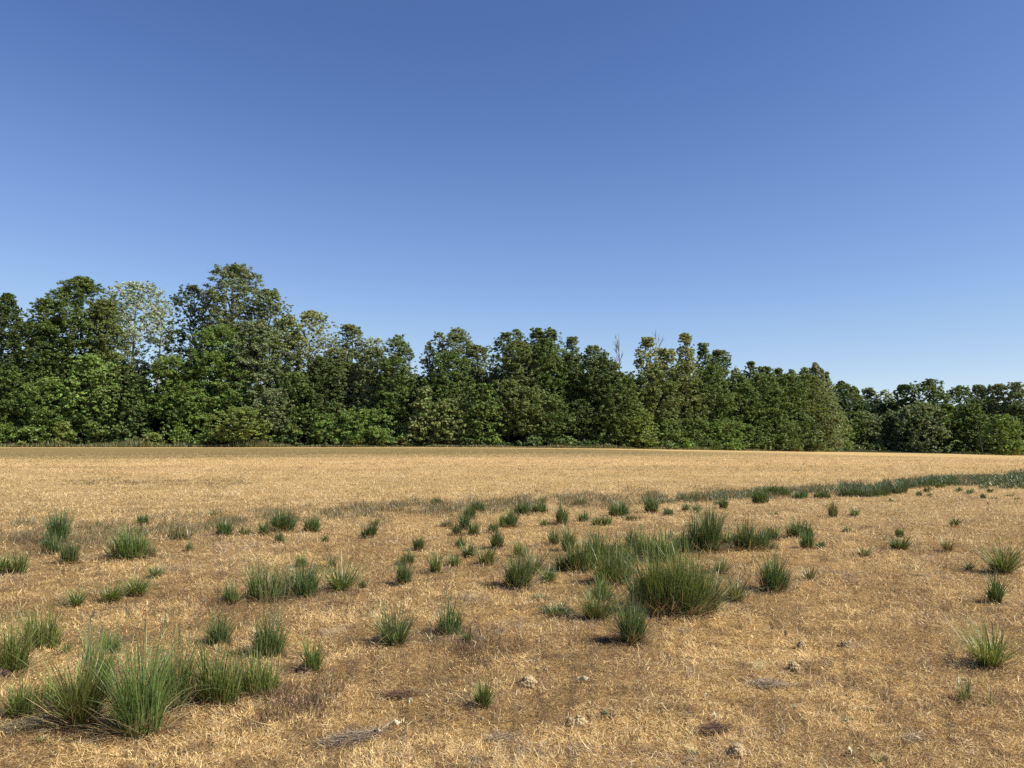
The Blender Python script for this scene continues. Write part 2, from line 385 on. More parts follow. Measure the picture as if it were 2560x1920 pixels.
# ------------------------------------------------------------------ green tufts
GREENS = {
 'd': [(.080, .122, .044), (.100, .148, .055), (.062, .098, .038), (.130, .175, .072), (.09, .13, .055)],      # blue-green
 'g': [(.098, .150, .046), (.125, .18, .056), (.075, .12, .038), (.155, .205, .075), (.16, .20, .08)],          # mid green
 'y': [(.135, .18, .046), (.11, .155, .042), (.17, .22, .062), (.085, .125, .034), (.20, .225, .09)],           # yellow green
 's': [(.15, .17, .075), (.12, .14, .06), (.20, .20, .095), (.24, .21, .11)],                                  # sparse, greyish
}
TG = 'green grass tufts standing in the dry field'
def tuft(seed, u, v, wpx, hpx, pal, dens, form, label, lean_to=0.0, name='grass_tuft', group=TG):
    rng = np.random.default_rng(1000 + seed)
    x, y, z = at(u, v); s = y / F                      # metres per pixel here
    W = wpx * s; H = hpx * s * (1.48 if y < 12 else 1.28)
    H = H / (1 + .18 * W / max(H, .01)) if form != 'm' else H
    base_r = {'u': .36, 'r': .20, 'm': .46, 'f': .34}[form] * W     # upright / radiating / mass / flat spreading
    n = int(dens * (1.35 if pal == 'y' else 1.15) * (80 + 1900 * base_r + 380 * H) * (1.0 if y < 9 else .85 if y < 15 else .7))
    n = max(26, min(n, 2600))
    ang = rng.uniform(0, 6.283, n); rr = np.sqrt(rng.random(n)) * base_r
    lump = .75 + .5 * vnoise(np.cos(ang) * 1.7 + seed, np.sin(ang) * 1.7, seed)
    rr = rr * lump
    bx = np.cos(ang) * rr; by = np.sin(ang) * rr * (.75 if form != 'm' else .6)
    base = np.stack([bx, by, np.zeros(n)], -1)
    base[:, 2] = terrain(x + bx, y + by) - z - .006
    hmul = .20 + .80 * rng.random(n) ** 1.15
    if form in 'um': hmul *= (1 - .35 * (rr / max(base_r, 1e-3)) ** 2) * (.7 + .5 * vnoise(bx * 9 / max(W, .05) + seed, by * 5, seed + 3))
    spread = {'u': (.02, .22), 'r': (.08, .75), 'm': (.02, .24), 'f': (.35, 1.2)}[form]
    lean = spread[0] + (spread[1] - spread[0]) * (rr / max(base_r, 1e-3)) * rng.uniform(.3, 1.3, n) + np.abs(rng.normal(0, .07, n))
    azi = ang + rng.normal(0, 1.1, n)
    if lean_to:
        azi = np.where(rng.random(n) < .5, (0 if lean_to > 0 else math.pi) + rng.normal(0, .5, n), azi); lean = lean + abs(lean_to)
    L = H * 1.08 * hmul / (np.cos(np.clip(lean, 0, .9)) if form != 'f' else 1)
    if form == 'f': L = np.maximum(L, W * .42 * hmul)
    curl = rng.uniform(-.2, .70, n) * (1 if form != 'f' else .8)
    drop = rng.random(n) < .16; curl[drop] += rng.uniform(.6, 1.4, drop.sum())
    wid = rng.uniform(.0045, .0105, n) * np.clip(y / 7, .85, 3.2)
    col = pick(rng, GREENS[pal], n, .22) * (np.array([1.24, 1.22, 1.12]) * rng.uniform(.88, 1.18) * [1 + rng.uniform(-.04, .12), 1, 1])
    low = rng.random(n) < .05; L[low] *= .65; col[low] = pick(rng, [(.30, .26, .11), (.38, .31, .15), (.22, .21, .08)], low.sum())
    tipc = col * np.array([1.04, 1.0, .92])
    segs = 5 if y < 9 else 4 if y < 16 else 3
    V, Fc, C = blades(rng, base, azi, L, wid, lean, curl, segs, col, .08, tipcol=tipc)
    o = np_mesh(name, V, 4, M_GRASS, faces=Fc, vcol=C, loc=(x, y, z))
    tag(o, label, 'grass tuft', group)
    # dead blades at the foot
    if y < 17 and wpx > 9:
        m = int(n * .30); a2 = rng.uniform(0, 6.283, m); r2 = base_r * rng.uniform(.4, 1.25, m)
        b2 = np.stack([np.cos(a2) * r2, np.sin(a2) * r2 * .8, np.zeros(m)], -1); b2[:, 2] = terrain(x + b2[:, 0], y + b2[:, 1]) - z
        V, Fc, C = blades(rng, b2, a2 + rng.normal(0, 1, m), H * rng.uniform(.2, .5, m) + .03, wid[:m] * .8 if m <= n else wid, rng.uniform(.6, 1.45, m), rng.uniform(-.1, .8, m), 3,
                          pick(rng, [(.50, .38, .18), (.34, .24, .11), (.20, .12, .07), (.15, .09, .06), (.46, .40, .26)], m), .2)
        np_mesh('dry_blades', V, 4, M_STRAW, o, faces=Fc, vcol=C)
    return o, (x, y, z, W, H)
def stalks(o, info, seed, n, hmul, dx=0.0, spread=.35):
    """taller flowering stalks with narrow seed heads standing out of a tuft"""
    x, y, z, W, H = info; rng = np.random.default_rng(seed)
    b = np.stack([rng.uniform(-.3, .3, n) * W + dx * W, rng.uniform(-.12, .12, n) * W, np.zeros(n)], -1)
    az = rng.uniform(0, 6.28, n); L = H * hmul * rng.uniform(.7, 1, n); le = rng.uniform(0, spread, n); cu = rng.uniform(-.05, .25, n)
    V1, F1, C1 = blades(rng, b, az, L, np.full(n, .0028) * max(1, y / 7), le, cu, 4, pick(rng, [(.16, .20, .08), (.22, .24, .10), (.28, .22, .12)], n), .7)
    tips = V1.reshape(n, 5, 2, 3)[:, 4].mean(1)
    m = 9; tb = np.repeat(tips, m, 0) - np.tile(np.linspace(0, .05, m)[:, None] * [0, 0, 1], (n, 1))
    V, Fc, C = blades(rng, tb, rng.uniform(0, 6.28, n * m), np.full(n * m, .028), np.full(n * m, .004), rng.uniform(.1, .5, n * m), np.zeros(n * m), 2, pick(rng, [(.24, .22, .12), (.32, .26, .15), (.17, .15, .09)], n * m), .3)
    np_mesh('stalks', np.concatenate([V1, V]), 4, M_GRASS, o, faces=np.concatenate([F1, Fc + len(V1)]), vcol=np.concatenate([C1, C]))
def P4(a, b): return a * .17357, 480 + b * .1736
def P5(a, b): return 320 + a * .17358, 480 + b * .1736
def P6(a, b): return 664 + a * .17358, 480 + b * .1736
K = .17358
#  region, x, y(base), width, height, palette, density, form, label
T = [
 # ---- left part
 (4, 300, 425, 110, 120, 'd', 1, 'u', 'broad low skirt of dark grass at the left foot of the tall spire tuft'),
 (4, 335, 365, 105, 170, 'd', 1.5, 'u', 'tall dark spire of grass rising highest in the left middle field'),
 (4, 400, 480, 125, 140, 'd', 1, 'u', 'grey green tuft just right of the tall dark spire, slightly nearer'),
 (4, 742, 455, 200, 175, 'g', 1.1, 'm', 'wide rounded dense bush of grass alone in the left middle field'),
 (4, 872, 445, 55, 80, 's', .5, 'u', 'thin faint tuft close to the right of the wide rounded bush'),
 (4, 105, 545, 80, 125, 'g', .9, 'u', 'upright narrow tuft second in from the left picture edge, middle distance'),
 (4, 15, 545, 80, 105, 'y', .9, 'u', 'yellow green tuft cut by the left picture edge in the middle distance'),
 (4, 820, 262, 65, 85, 'g', .9, 'u', 'small spiky tuft standing alone behind the wide rounded bush'),
 (4, 572, 268, 45, 52, 's', .5, 'u', 'tiny pale tuft between the dark spire and the rounded bush, farther back'),
 (4, 1228, 210, 50, 42, 's', .7, 'r', 'small flat tuft, farthest one behind the row left of centre'),
 (4, 1292, 325, 110, 105, 'd', 1.3, 'u', 'dark compact tuft at the left end of the middle row'),
 (4, 1415, 318, 120, 75, 's', .5, 'u', 'sparse brownish tuft between the dark compact tuft and a narrow green one'),
 (4, 1517, 320, 60, 105, 'd', 1, 'u', 'narrow upright tuft left beside the big dark clump of the middle row'),
 (4, 1625, 300, 130, 125, 'd', 1.5, 'm', 'big dark clump, tallest of the middle row left of centre'),
 (4, 1612, 365, 55, 65, 'd', 1.1, 'u', 'small dark tuft joined to the front foot of the big dark clump'),
 (4, 1795, 300, 95, 105, 'd', 1.2, 'u', 'dense dark tuft at the right end of the middle row'),
 (4, 1030, 345, 130, 80, 's', .45, 'm', 'wispy sparse patch tuft left of the dark compact middle row tuft'),
 (4, 1085, 410, 40, 70, 's', .5, 'u', 'thin wisp just in front of the wispy sparse patch tuft'),
 (4, 1872, 355, 42, 35, 'g', .7, 'r', 'tiny low tuft below the dense dark right end of the middle row'),
 (4, 897, 560, 58, 58, 'g', .9, 'r', 'small bright tuft under two thin dry stalks, left half'),
 (4, 440, 725, 105, 95, 'g', .8, 'r', 'small loose spreading tuft alone left of the straw-streaked twin tufts'),
 (4, 640, 705, 165, 105, 'y', .9, 'r', 'straw-streaked spreading tuft, left and nearer of a touching pair'),
 (4, 790, 668, 135, 110, 'y', 1, 'r', 'straw-streaked upright tuft, right and farther of a touching pair'),
 (4, 1325, 715, 85, 125, 'g', .9, 'u', 'narrow tuft standing left of the wide double clump'),
 (4, 1525, 690, 210, 190, 'g', .8, 'm', 'left half of the wide double clump, looser and paler'),
 (4, 1728, 672, 190, 180, 'd', 1.1, 'm', 'right half of the wide double clump, darker and denser'),
 (4, 1735, 500, 70, 75, 'y', .7, 'u', 'light tuft sticking up behind the wide double clump'),
 (4, 1258, 945, 140, 170, 'd', 1.1, 'u', 'rounded tuft just behind the bottom left mass, left of tall stalks'),
 (4, 1545, 1020, 200, 230, 'd', 1.3, 'u', 'dark tuft crowned by a fan of tall thin stalks, left foreground'),
 (4, 1250, 1285, 260, 290, 'y', .8, 'm', 'left half of the low wide foreground mass with bare dark soil at its foot'),
 (4, 1490, 1235, 230, 230, 'y', .9, 'm', 'right half of the low wide foreground mass, drooping straw tipped blades'),
 (4, 1800, 1100, 105, 175, 'y', .7, 'u', 'thin tuft growing out of a dark clod, right of the foreground mass'),
 (4, 235, 960, 190, 200, 'y', .9, 'm', 'bushy light tuft behind the ones touching the left edge, foreground'),
 (4, 80, 1110, 165, 280, 'y', .8, 'u', 'loose tall light tuft nearest the left edge above a dark clod'),
 (4, 645, 990, 110, 135, 'g', .8, 'u', 'medium tuft peeping out behind the tallest leaning foreground tuft'),
 (4, 120, 1370, 165, 225, 'y', .9, 'u', 'leftmost of the bottom row of foreground tufts'),
 (4, 278, 1350, 130, 200, 'y', .8, 'u', 'small tuft between the leftmost and the leaning one in the bottom row'),
 (4, 450, 1420, 200, 440, 'y', 1.3, 'u', 'tall bright tuft leaning right in the bottom left foreground'),
 (4, 560, 1250, 110, 320, 'g', 1.1, 'u', 'slim upright tuft tucked against the right side of the bright leaning tuft'),
 (4, 800, 1460, 320, 480, 'g', 1.35, 'u', 'largest nearest tuft with long blades splaying over a dark base, bottom left'),
 (4, 1010, 1310, 180, 340, 'y', .9, 'u', 'lighter tuft hugging the right flank of the largest nearest tuft'),
 (4, 225, 1510, 60, 36, 'g', .6, 'f', 'tiny low green sprig in the straw at the bottom left corner'),
 (4, 412, 1502, 60, 30, 'y', .6, 'f', 'tiny yellowish sprig just below the bright leaning tuft'),
 (4, 380, 1000, 26, 60, 'g', .5, 'u', 'single thin spike behind the bright leaning foreground tuft'),
 # ---- middle part
 (5, 275, 333, 80, 105, 'd', 1.1, 'u', 'dark upright tuft leaning right, alone left of the centre rows'),
 (5, 318, 262, 55, 50, 'g', .7, 'u', 'lighter plume behind the dark tuft that leans right'),
 (5, 670, 140, 70, 48, 'd', .8, 'u', 'small tuft farthest back near the centre, above the weedy band'),
 (5, 790, 320, 52, 75, 'd', 1.1, 'u', 'lowest and nearest of the dark diagonal chain at the centre'),
 (5, 835, 285, 62, 100, 'd', 1.3, 'u', 'second up of the dark diagonal chain at the centre'),
 (5, 862, 222, 66, 90, 'd', 1.3, 'u', 'third up of the dark diagonal chain at the centre'),
 (5, 908, 188, 85, 72, 'd', 1.2, 'm', 'topmost broad tuft of the dark diagonal chain at the centre'),
 (5, 885, 320, 60, 92, 'g', .9, 'u', 'greener tuft just right of the foot of the diagonal chain'),
 (5, 735, 268, 70, 55, 's', .45, 'm', 'sparse faded tuft left of the dark diagonal chain'),
 (5, 1000, 305, 52, 80, 'g', .7, 'u', 'thin tuft midway between the two dark diagonal chains'),
 (5, 1058, 275, 50, 85, 'g', 1, 'u', 'upright tuft left beside the second dark diagonal chain'),
 (5, 1105, 275, 52, 110, 'd', 1.3, 'u', 'nearest tall dark tuft of the second diagonal chain'),
 (5, 1165, 205, 88, 85, 'd', 1.2, 'm', 'broad dark tuft in the middle of the second diagonal chain'),
 (5, 1262, 190, 95, 70, 'g', .8, 'm', 'loose tuft at the upper right end of the second diagonal chain'),
 (5, 1278, 140, 60, 60, 's', .6, 'u', 'faint tuft poking up behind the end of the second diagonal chain'),
 (5, 1290, 270, 45, 45, 'g', .9, 'r', 'little tuft between the second chain and a lone upright tuft'),
 (5, 1395, 255, 62, 115, 'd', 1.2, 'u', 'lone upright dark tuft right of the second diagonal chain'),
 (5, 1518, 240, 72, 65, 'g', .8, 'r', 'open forked tuft right of the lone upright dark one'),
 (5, 1590, 260, 55, 52, 'g', .9, 'r', 'left of two small neighbouring tufts below the dark rounded one'),
 (5, 1650, 262, 60, 70, 'g', .8, 'u', 'right of two small neighbouring tufts below the dark rounded one'),
 (5, 1722, 215, 105, 95, 'd', 1.3, 'm', 'dark rounded tuft in the weedy band right of centre'),
 (5, 1800, 232, 80, 45, 's', .7, 'm', 'low scruffy tuft at the right foot of the dark rounded one'),
 (5, 1912, 188, 80, 110, 'd', .9, 'u', 'tall tuft standing inside the weedy band right of centre'),
 (5, 2005, 208, 62, 48, 'g', .9, 'u', 'small low tuft in front of the tall one in the weedy band'),
 (5, 1505, 145, 90, 52, 's', .6, 'm', 'wispy grey green tuft at the back edge of the weedy band'),
 (5, 570, 410, 60, 85, 'd', 1, 'u', 'uppermost of three dark tufts strung out left of the bare patch'),
 (5, 503, 490, 85, 85, 'd', 1.1, 'u', 'middle one of three dark tufts strung out left of the bare patch'),
 (5, 485, 605, 75, 125, 'd', 1.3, 'u', 'nearest and darkest of three tufts strung out left of the bare patch'),
 (5, 665, 540, 58, 130, 'g', .7, 'u', 'slender upright tuft right of the three strung out ones'),
 (5, 770, 495, 85, 65, 'g', .8, 'r', 'low wide light tuft right of the slender upright one'),
 (5, 805, 390, 60, 75, 'g', .7, 'u', 'thin tuft directly above the low wide light tuft'),
 (5, 855, 445, 55, 78, 'd', 1, 'r', 'small compact tuft with a straw blade, right of the low wide one'),
 (5, 955, 490, 105, 100, 'g', 1, 'u', 'tuft leaning right, lower of a stepped pair left of the grey sided clump'),
 (5, 1020, 395, 75, 100, 'd', 1.1, 'u', 'dark tuft, upper of a stepped pair left of the grey sided clump'),
 (5, 115, 642, 165, 165, 'g', .8, 'r', 'loose tuft with tall thin blades between the double clump and centre'),
 (5, 70, 500, 50, 85, 's', .4, 'u', 'few thin wisps rising behind the loose tall bladed tuft'),
 (5, 245, 620, 60, 60, 's', .5, 'r', 'scruffy straw-coloured tuft right of the loose tall bladed one'),
 (5, 1140, 625, 165, 205, 'd', 1.2, 'u', 'grey sided dense clump standing left of the great central mass'),
 (5, 1225, 545, 115, 140, 's', .6, 'r', 'pale spiky tuft at the right shoulder of the grey sided clump'),
 (5, 1155, 440, 110, 85, 'g', .6, 'u', 'light tuft showing above the back of the grey sided clump'),
 (5, 1312, 590, 82, 85, 'g', 1, 'r', 'small tuft with one dark spike between grey sided clump and great mass'),
 (5, 1350, 375, 65, 90, 'g', .6, 'u', 'thin tuft at the back left corner of the great central mass'),
 (5, 1432, 410, 80, 125, 'd', 1, 'u', 'tall tuft at the back of the great central mass, left side'),
 (5, 1400, 525, 100, 110, 'd', .9, 'r', 'spreading tuft at the left toe of the great central mass'),
 (5, 1500, 530, 150, 180, 'g', 1.1, 'm', 'dense left lobe of the great central mass'),
 (5, 1610, 500, 150, 190, 'g', 1.1, 'm', 'highest rear lobe of the great central mass'),
 (5, 1690, 595, 200, 190, 'g', 1, 'm', 'front middle lobe of the great central mass with a straggling lower edge'),
 (5, 1740, 500, 120, 140, 'g', .9, 'm', 'rear right lobe of the great central mass'),
 (5, 1800, 390, 85, 110, 'd', .9, 'u', 'upright tuft behind the gap right of the great central mass'),
 (5, 1875, 445, 120, 140, 'g', .9, 'm', 'loose clump left of two behind the tall dense block'),
 (5, 1985, 470, 120, 165, 'g', .9, 'm', 'loose clump right of two behind the tall dense block'),
 (5, 1265, 690, 90, 55, 's', .7, 'f', 'flat dull tuft behind the blue green rosette'),
 (5, 1360, 775, 195, 95, 'd', 1.2, 'f', 'blue green rosette of short drooping blades'),
 (5, 1590, 805, 195, 175, 'g', 1, 'r', 'fan shaped tuft with dark splayed blades right of the rosette'),
 (5, 1620, 690, 130, 140, 'g', .6, 'u', 'thin tall tuft rising behind the fan shaped one'),
 (5, 1800, 945, 140, 300, 'd', 1.5, 'u', 'tall narrow vase shaped tuft in front of the tall dense block'),
 (5, 1830, 720, 90, 210, 'g', .7, 'u', 'slender tuft behind the vase shaped one, left of the dense block'),
 (5, 1935, 775, 150, 300, 'g', 1.4, 'm', 'left third of the tall dense block, dark shaded at its foot'),
 (5, 430, 950, 220, 215, 'd', .85, 'r', 'solitary starburst tuft of stiff blades with a shadow on its left'),
 (5, 745, 890, 165, 190, 'd', .85, 'u', 'tall bladed tuft right of the starburst one, with browned skirts'),
 (5, 850, 935, 65, 65, 'd', .9, 'r', 'small dark tuft at the right foot of the tuft with browned skirts'),
 (5, 640, 925, 70, 55, 's', .6, 'f', 'low faded tuft at the left foot of the tuft with browned skirts'),
 (5, 942, 1310, 75, 140, 'y', .9, 'u', 'small narrow tuft alone in the bare foreground below centre'),
 (5, 1665, 1357, 85, 42, 'd', .5, 'f', 'tiny creeping dark sprig in the foreground straw right of centre'),
 (5, 790, 1650, 50, 28, 'g', .6, 'f', 'tiny green sprig on the bottom picture edge left of centre'),
 (5, 770, 1137, 40, 24, 'g', .5, 'f', 'tiny leafy sprig between the browned skirt tuft and the mud clod'),
 # ---- right part
 (6, 30, 780, 150, 340, 'g', 1.5, 'm', 'middle third of the tall dense block, highest of the three'),
 (6, 145, 785, 150, 330, 'g', 1.4, 'm', 'right of centre lobe of the tall dense block with glinting blades'),
 (6, 240, 765, 170, 205, 'g', 1.3, 'r', 'right end of the tall dense block, arching down to the straw'),
 (6, 415, 695, 120, 135, 's', .8, 'r', 'dark bristly tuft between the tall dense block and the bullet shaped one'),
 (6, 335, 538, 95, 90, 's', .8, 'r', 'open pale tuft above the bristly one, behind the dense block'),
 (6, 635, 642, 165, 210, 'd', 1.2, 'u', 'bullet shaped tall tuft standing clear right of the dense block'),
 (6, 630, 400, 60, 60, 's', .5, 'u', 'wisp directly behind the bullet shaped tall tuft'),
 (6, 842, 580, 95, 75, 's', .6, 'r', 'small open tuft with two thin spikes right of the bullet shaped one'),
 (6, 105, 412, 90, 105, 'd', 1.2, 'm', 'left end of the right hand row of clumps'),
 (6, 185, 415, 85, 165, 'd', 1.1, 'u', 'second clump of the right hand row, loose topped'),
 (6, 268, 420, 95, 210, 'd', 1.4, 'u', 'tallest pointed clump of the right hand row'),
 (6, 372, 385, 95, 90, 'g', .8, 'm', 'low pale clump right after the pointed one in the row'),
 (6, 470, 408, 110, 150, 'd', 1.2, 'm', 'wide clump in the right half of the right hand row'),
 (6, 550, 405, 90, 130, 'd', 1.1, 'm', 'last but one clump of the right hand row'),
 (6, 625, 350, 85, 100, 'd', .8, 'u', 'right end of the right hand row, set a little back'),
 (6, 780, 335, 135, 95, 'd', 1.2, 'm', 'rear part of the slanting clump right of the row'),
 (6, 825, 395, 85, 90, 'd', 1.2, 'u', 'front part of the slanting clump right of the row'),
 (6, 900, 392, 65, 40, 'd', .9, 'r', 'low tuft at the right toe of the slanting clump'),
 (6, 25, 200, 66, 48, 'd', .9, 'u', 'small tuft left end of three below the weedy band'),
 (6, 125, 182, 45, 55, 'd', .9, 'u', 'narrow tuft middle of three below the weedy band'),
 (6, 185, 187, 62, 50, 'd', .9, 'r', 'rounded tuft right end of three below the weedy band'),
 (6, 192, 118, 90, 48, 's', .7, 'm', 'faded low clump inside the weedy band above those three'),
 (6, 343, 168, 48, 82, 'd', 1.1, 'u', 'upright two step tuft in front of the weedy band'),
 (6, 302, 142, 32, 26, 'd', .9, 'u', 'dot of grass beside the upright two step tuft'),
 (6, 555, 135, 90, 78, 'd', 1.2, 'm', 'dark clump at the front of the weedy band, tapering to the left'),
 (6, 650, 92, 160, 62, 'd', 1.2, 'm', 'long dark clump first of the bright green strip'),
 (6, 785, 108, 90, 46, 'd', .9, 'm', 'pale low clump between long dark clump and twin peaked one'),
 (6, 910, 106, 95, 46, 'd', 1.2, 'm', 'small twin peaked dark clump in front of the green strip'),
 (6, 972, 217, 46, 100, 's', 1.1, 'u', 'slim solitary tuft in open straw, right middle field'),
 (6, 1098, 208, 62, 52, 'g', .8, 'r', 'forked light tuft right of the slim solitary one'),
 (6, 635, 200, 55, 28, 'g', .8, 'f', 'tiny flat tuft in the straw below the tapering dark clump'),
 (6, 1470, 92, 38, 34, 'd', 1, 'u', 'leftmost of the small dots of grass under the far strip'),
 (6, 1518, 72, 44, 44, 's', .9, 'u', 'pale taller tuft second under the far strip'),
 (6, 1528, 92, 30, 20, 'd', .9, 'r', 'tiny spot below the pale taller tuft under the far strip'),
 (6, 1588, 48, 50, 36, 'd', .9, 'm', 'dark tuft touching the lower edge of the far strip'),
 (6, 1700, 68, 38, 28, 'd', 1, 'r', 'round dark dot third in the open under the far strip'),
 (6, 1762, 80, 48, 34, 'g', .8, 'r', 'slanted light tuft right of the round dark dot'),
 (6, 1838, 108, 36, 32, 'd', 1, 'u', 'bright dot of grass beside a long flat one under the strip'),
 (6, 1897, 110, 62, 22, 'g', .8, 'f', 'long flat light tuft under the far strip'),
 (6, 1880, 72, 34, 26, 'd', .9, 'r', 'small dark tuft above the long flat light one'),
 (6, 1985, 94, 55, 20, 'g', .8, 'f', 'flat streak of grass farthest to the right under the strip'),
 (6, 2025, 112, 48, 14, 'g', .8, 'f', 'thin green streak just below the rightmost flat streak'),
 (6, 1675, 268, 44, 50, 'd', 1, 'r', 'small lone tuft in bare straw above the right edge bush'),
 (6, 1305, 125, 18, 22, 'g', .9, 'u', 'speck of grass in open straw under the strip'),
 (6, 1358, 330, 45, 65, 'd', 1.3, 'u', 'tall central spike of the crown shaped tuft'),
 (6, 1358, 398, 155, 70, 'd', 1.1, 'r', 'low spreading skirt of the crown shaped tuft'),
 (6, 1637, 412, 46, 66, 's', .8, 'r', 'small spiky faded tuft between crown shaped and right edge tufts'),
 (6, 1153, 442, 70, 62, 's', .7, 'r', 'pale open tuft left of the crown shaped one'),
 (6, 1055, 300, 60, 50, 's', .45, 'u', 'faint wisp below the slim solitary tuft'),
 (6, 1175, 270, 55, 20, 'g', .8, 'f', 'tiny flat green tuft right of the faint wisp'),
 (6, 1335, 230, 58, 18, 's', .6, 'f', 'faint flat tuft above the crown shaped one'),
 (6, 1950, 540, 165, 165, 'g', .85, 'r', 'bushy tuft with radiating blades near the right edge'),
 (6, 1757, 520, 42, 52, 's', .7, 'r', 'tiny faded tuft left of the bushy right edge one'),
 (6, 1912, 712, 72, 145, 'd', 1, 'u', 'narrow stiff tuft directly below the bushy right edge one'),
 (6, 1880, 1078, 235, 230, 'y', .75, 'r', 'large starburst tuft near the right edge with a dark foot'),
 (6, 1738, 1275, 110, 180, 's', .22, 'u', 'few curved green shoots below the large starburst tuft'),
 (6, 1885, 1300, 75, 150, 's', .14, 'u', 'two or three faint shoots farthest down at the right'),
 (6, 1230, 1615, 100, 50, 'g', .5, 'f', 'low leafy weed at the bottom edge right of centre'),
 (6, 1070, 1395, 55, 40, 'd', .6, 'f', 'dark leafy sprig in the foreground straw right of the mud clods'),
 (6, 165, 1580, 60, 40, 'g', .6, 'f', 'bright sprig beside the flattened mud mound at the bottom'),
 (6, 752, 1310, 30, 26, 'g', .6, 'f', 'minute green sprig below the grey straw patch'),
 (6, 1190, 1330, 50, 30, 'g', .6, 'f', 'low sprig with bluish leaves in the right foreground'),
]
STALK = {28: (40, 1.75, 0, .22), 39: (10, 1.15, 0, .3), 37: (8, 1.15, .1, .3), 41: (1, 1, 0, .1)}
for i, (rg, a, b, wd, ht, pal, dn, fm, lb) in enumerate(T):
    u, v = {4: P4, 5: P5, 6: P6}[rg](a, b)
    lt = .14 if 'leaning right' in lb or 'leans right' in lb else 0
    o, info = tuft(i, u, v, wd * K, ht * K, pal, dn, fm, lb, lt)
    if 'fan of tall thin stalks' in lb: stalks(o, info, 7, 34, 1.7, .1, .30)
    elif 'largest nearest' in lb: stalks(o, info, 8, 12, 1.12, .15)
    elif 'tall bright tuft leaning' in lb: stalks(o, info, 9, 8, 1.05, .1)
    elif 'browned skirts' in lb and 'tall' in lb: stalks(o, info, 10, 8, 1.1)
    elif 'small bright tuft under two' in lb: stalks(o, info, 12, 2, 2.2)
# the continuous strip of tall green grass farther out on the right
def strip():
    rng = np.random.default_rng(77); B = []; H = []; C = []; W = []
    def band(u, lo, hi, h, pal, dens, thr, s0):
        k = vnoise(u * .11 + s0, (lo + hi) * 0 + 1, s0); q = rng.random(len(u)) ** .8; v = lo + (hi - lo) * q
        keep = (vnoise(u * .10 + s0, v * .35, s0 + 2) > thr) & (rng.random(len(u)) < dens); u, v, k = u[keep], v[keep], k[keep]
        y = CAM_Z / ((v - 434) / F); x = (u - 512) / F * y
        B.append(np.stack([x, y, terrain(x, y)], -1)); H.append(h * (.45 + .65 * k) * rng.uniform(.3, 1, len(u)) ** .8)
        W.append(np.clip(y / 8, 1, 4) * rng.uniform(.004, .008, len(u))); C.append(pick(rng, pal, len(u), .22))
    P = [(.085, .125, .045), (.11, .15, .055), (.07, .10, .04), (.14, .175, .07), (.17, .17, .075)]; S = GREENS['s'] + GREENS['d'][:2] + [(.30, .22, .11), (.24, .19, .09)]
    u = rng.uniform(838, 904, 9000); band(u, np.interp(u, [838, 904], [490, 487]), np.interp(u, [838, 870, 904], [496.5, 497, 493]), .40, P, 1, .16, 3)
    u = rng.uniform(896, 1130, 22000); band(u, np.interp(u, [896, 960, 1024, 1130], [484, 479, 475, 471]), np.interp(u, [896, 930, 960, 1024, 1130], [489, 486.5, 485.5, 484, 478]), .36, P, .95, .26, 5)
    u = rng.uniform(975, 1130, 5000); band(u, u * 0 + 483, u * 0 + 489, .30, P, .8, .52, 6)
    u = rng.uniform(640, 860, 9000); band(u, np.interp(u, [640, 860], [498, 486]), np.interp(u, [640, 860], [505, 491]), .20, S, .9, .40, 7)
    u = rng.uniform(880, 1130, 7000); band(u, np.interp(u, [880, 1130], [480, 467]), np.interp(u, [880, 1130], [485, 473]), .18, S, .9, .38, 8)
    B = np.concatenate(B); n = len(B); H = np.concatenate(H)
    V, Fc, Cc = blades(rng, B, rng.uniform(0, 6.28, n), H, np.concatenate(W), rng.uniform(0, .45, n), rng.uniform(0, .9, n), 3, np.concatenate(C), .1)
    o = np_mesh('tall_grass', V, 4, M_GRASS, faces=Fc, vcol=Cc)
    tag(o, 'unbroken strip of tall dark green grass crossing the right of the field', 'grass', kind='stuff')
strip()
# ------------------------------------------------------------------ clods, leaves, straw mats
def ico(sub=1):
    import bmesh
    bm = bmesh.new(); bmesh.ops.create_icosphere(bm, subdivisions=sub, radius=1)
    V = np.array([v.co[:] for v in bm.verts]); Fc = np.array([[v.index for v in f.verts] for f in bm.faces], dtype=np.int32); bm.free(); return V, Fc
IV, IF = ico(2)
def clod(seed, u, v, wpx, hpx, label, mat=None, mode='heap', name='mud_clod'):
    rng = np.random.default_rng(seed); x, y, z = at(u, v); s = y / F; R = wpx * s * .5; H = hpx * s
    Vs, Fs = [], []; n = 0; cnt = 90 if mode != 'small' else 18
    core = IV * np.array([R * .72, R * .6, H * .62]) * (1 + .3 * (vnoise(IV[:, :1] * 3 + seed, IV[:, 1:2] * 3 + IV[:, 2:] * 2, seed) - .5)) + [0, 0, H * .25]
    if mode != 'ring': Vs.append(core); Fs.append(IF); n += len(core)
    for k in range(cnt):
        a = rng.uniform(0, 6.283); t = rng.random()
        if mode == 'ring': rr = R * rng.uniform(.5, .9); hh = H * rng.uniform(.0, .8)
        else: ph = t * 1.45; rr = R * .80 * math.cos(ph); hh = H * .82 * math.sin(ph)
        q = rng.uniform(.09, .23) * R * (1.1 if mode == 'ring' else 1)
        P = IV * np.array([q, q, q * .8]) * rng.uniform(.75, 1.25, 3) * (1 + .35 * (vnoise(IV[:, :1] * 2.5 + k, IV[:, 1:2] * 2.5 + IV[:, 2:], k) - .5))
        Vs.append(P + [math.cos(a) * rr, math.sin(a) * rr * .85, hh]); Fs.append(IF + n); n += len(IV)
    o = np_mesh(name, np.concatenate(Vs), 3, mat or M_MUD, faces=np.concatenate(Fs), loc=(x, y, z))
    tag(o, label, 'mud clod', 'dried mud clods in the straw'); return o
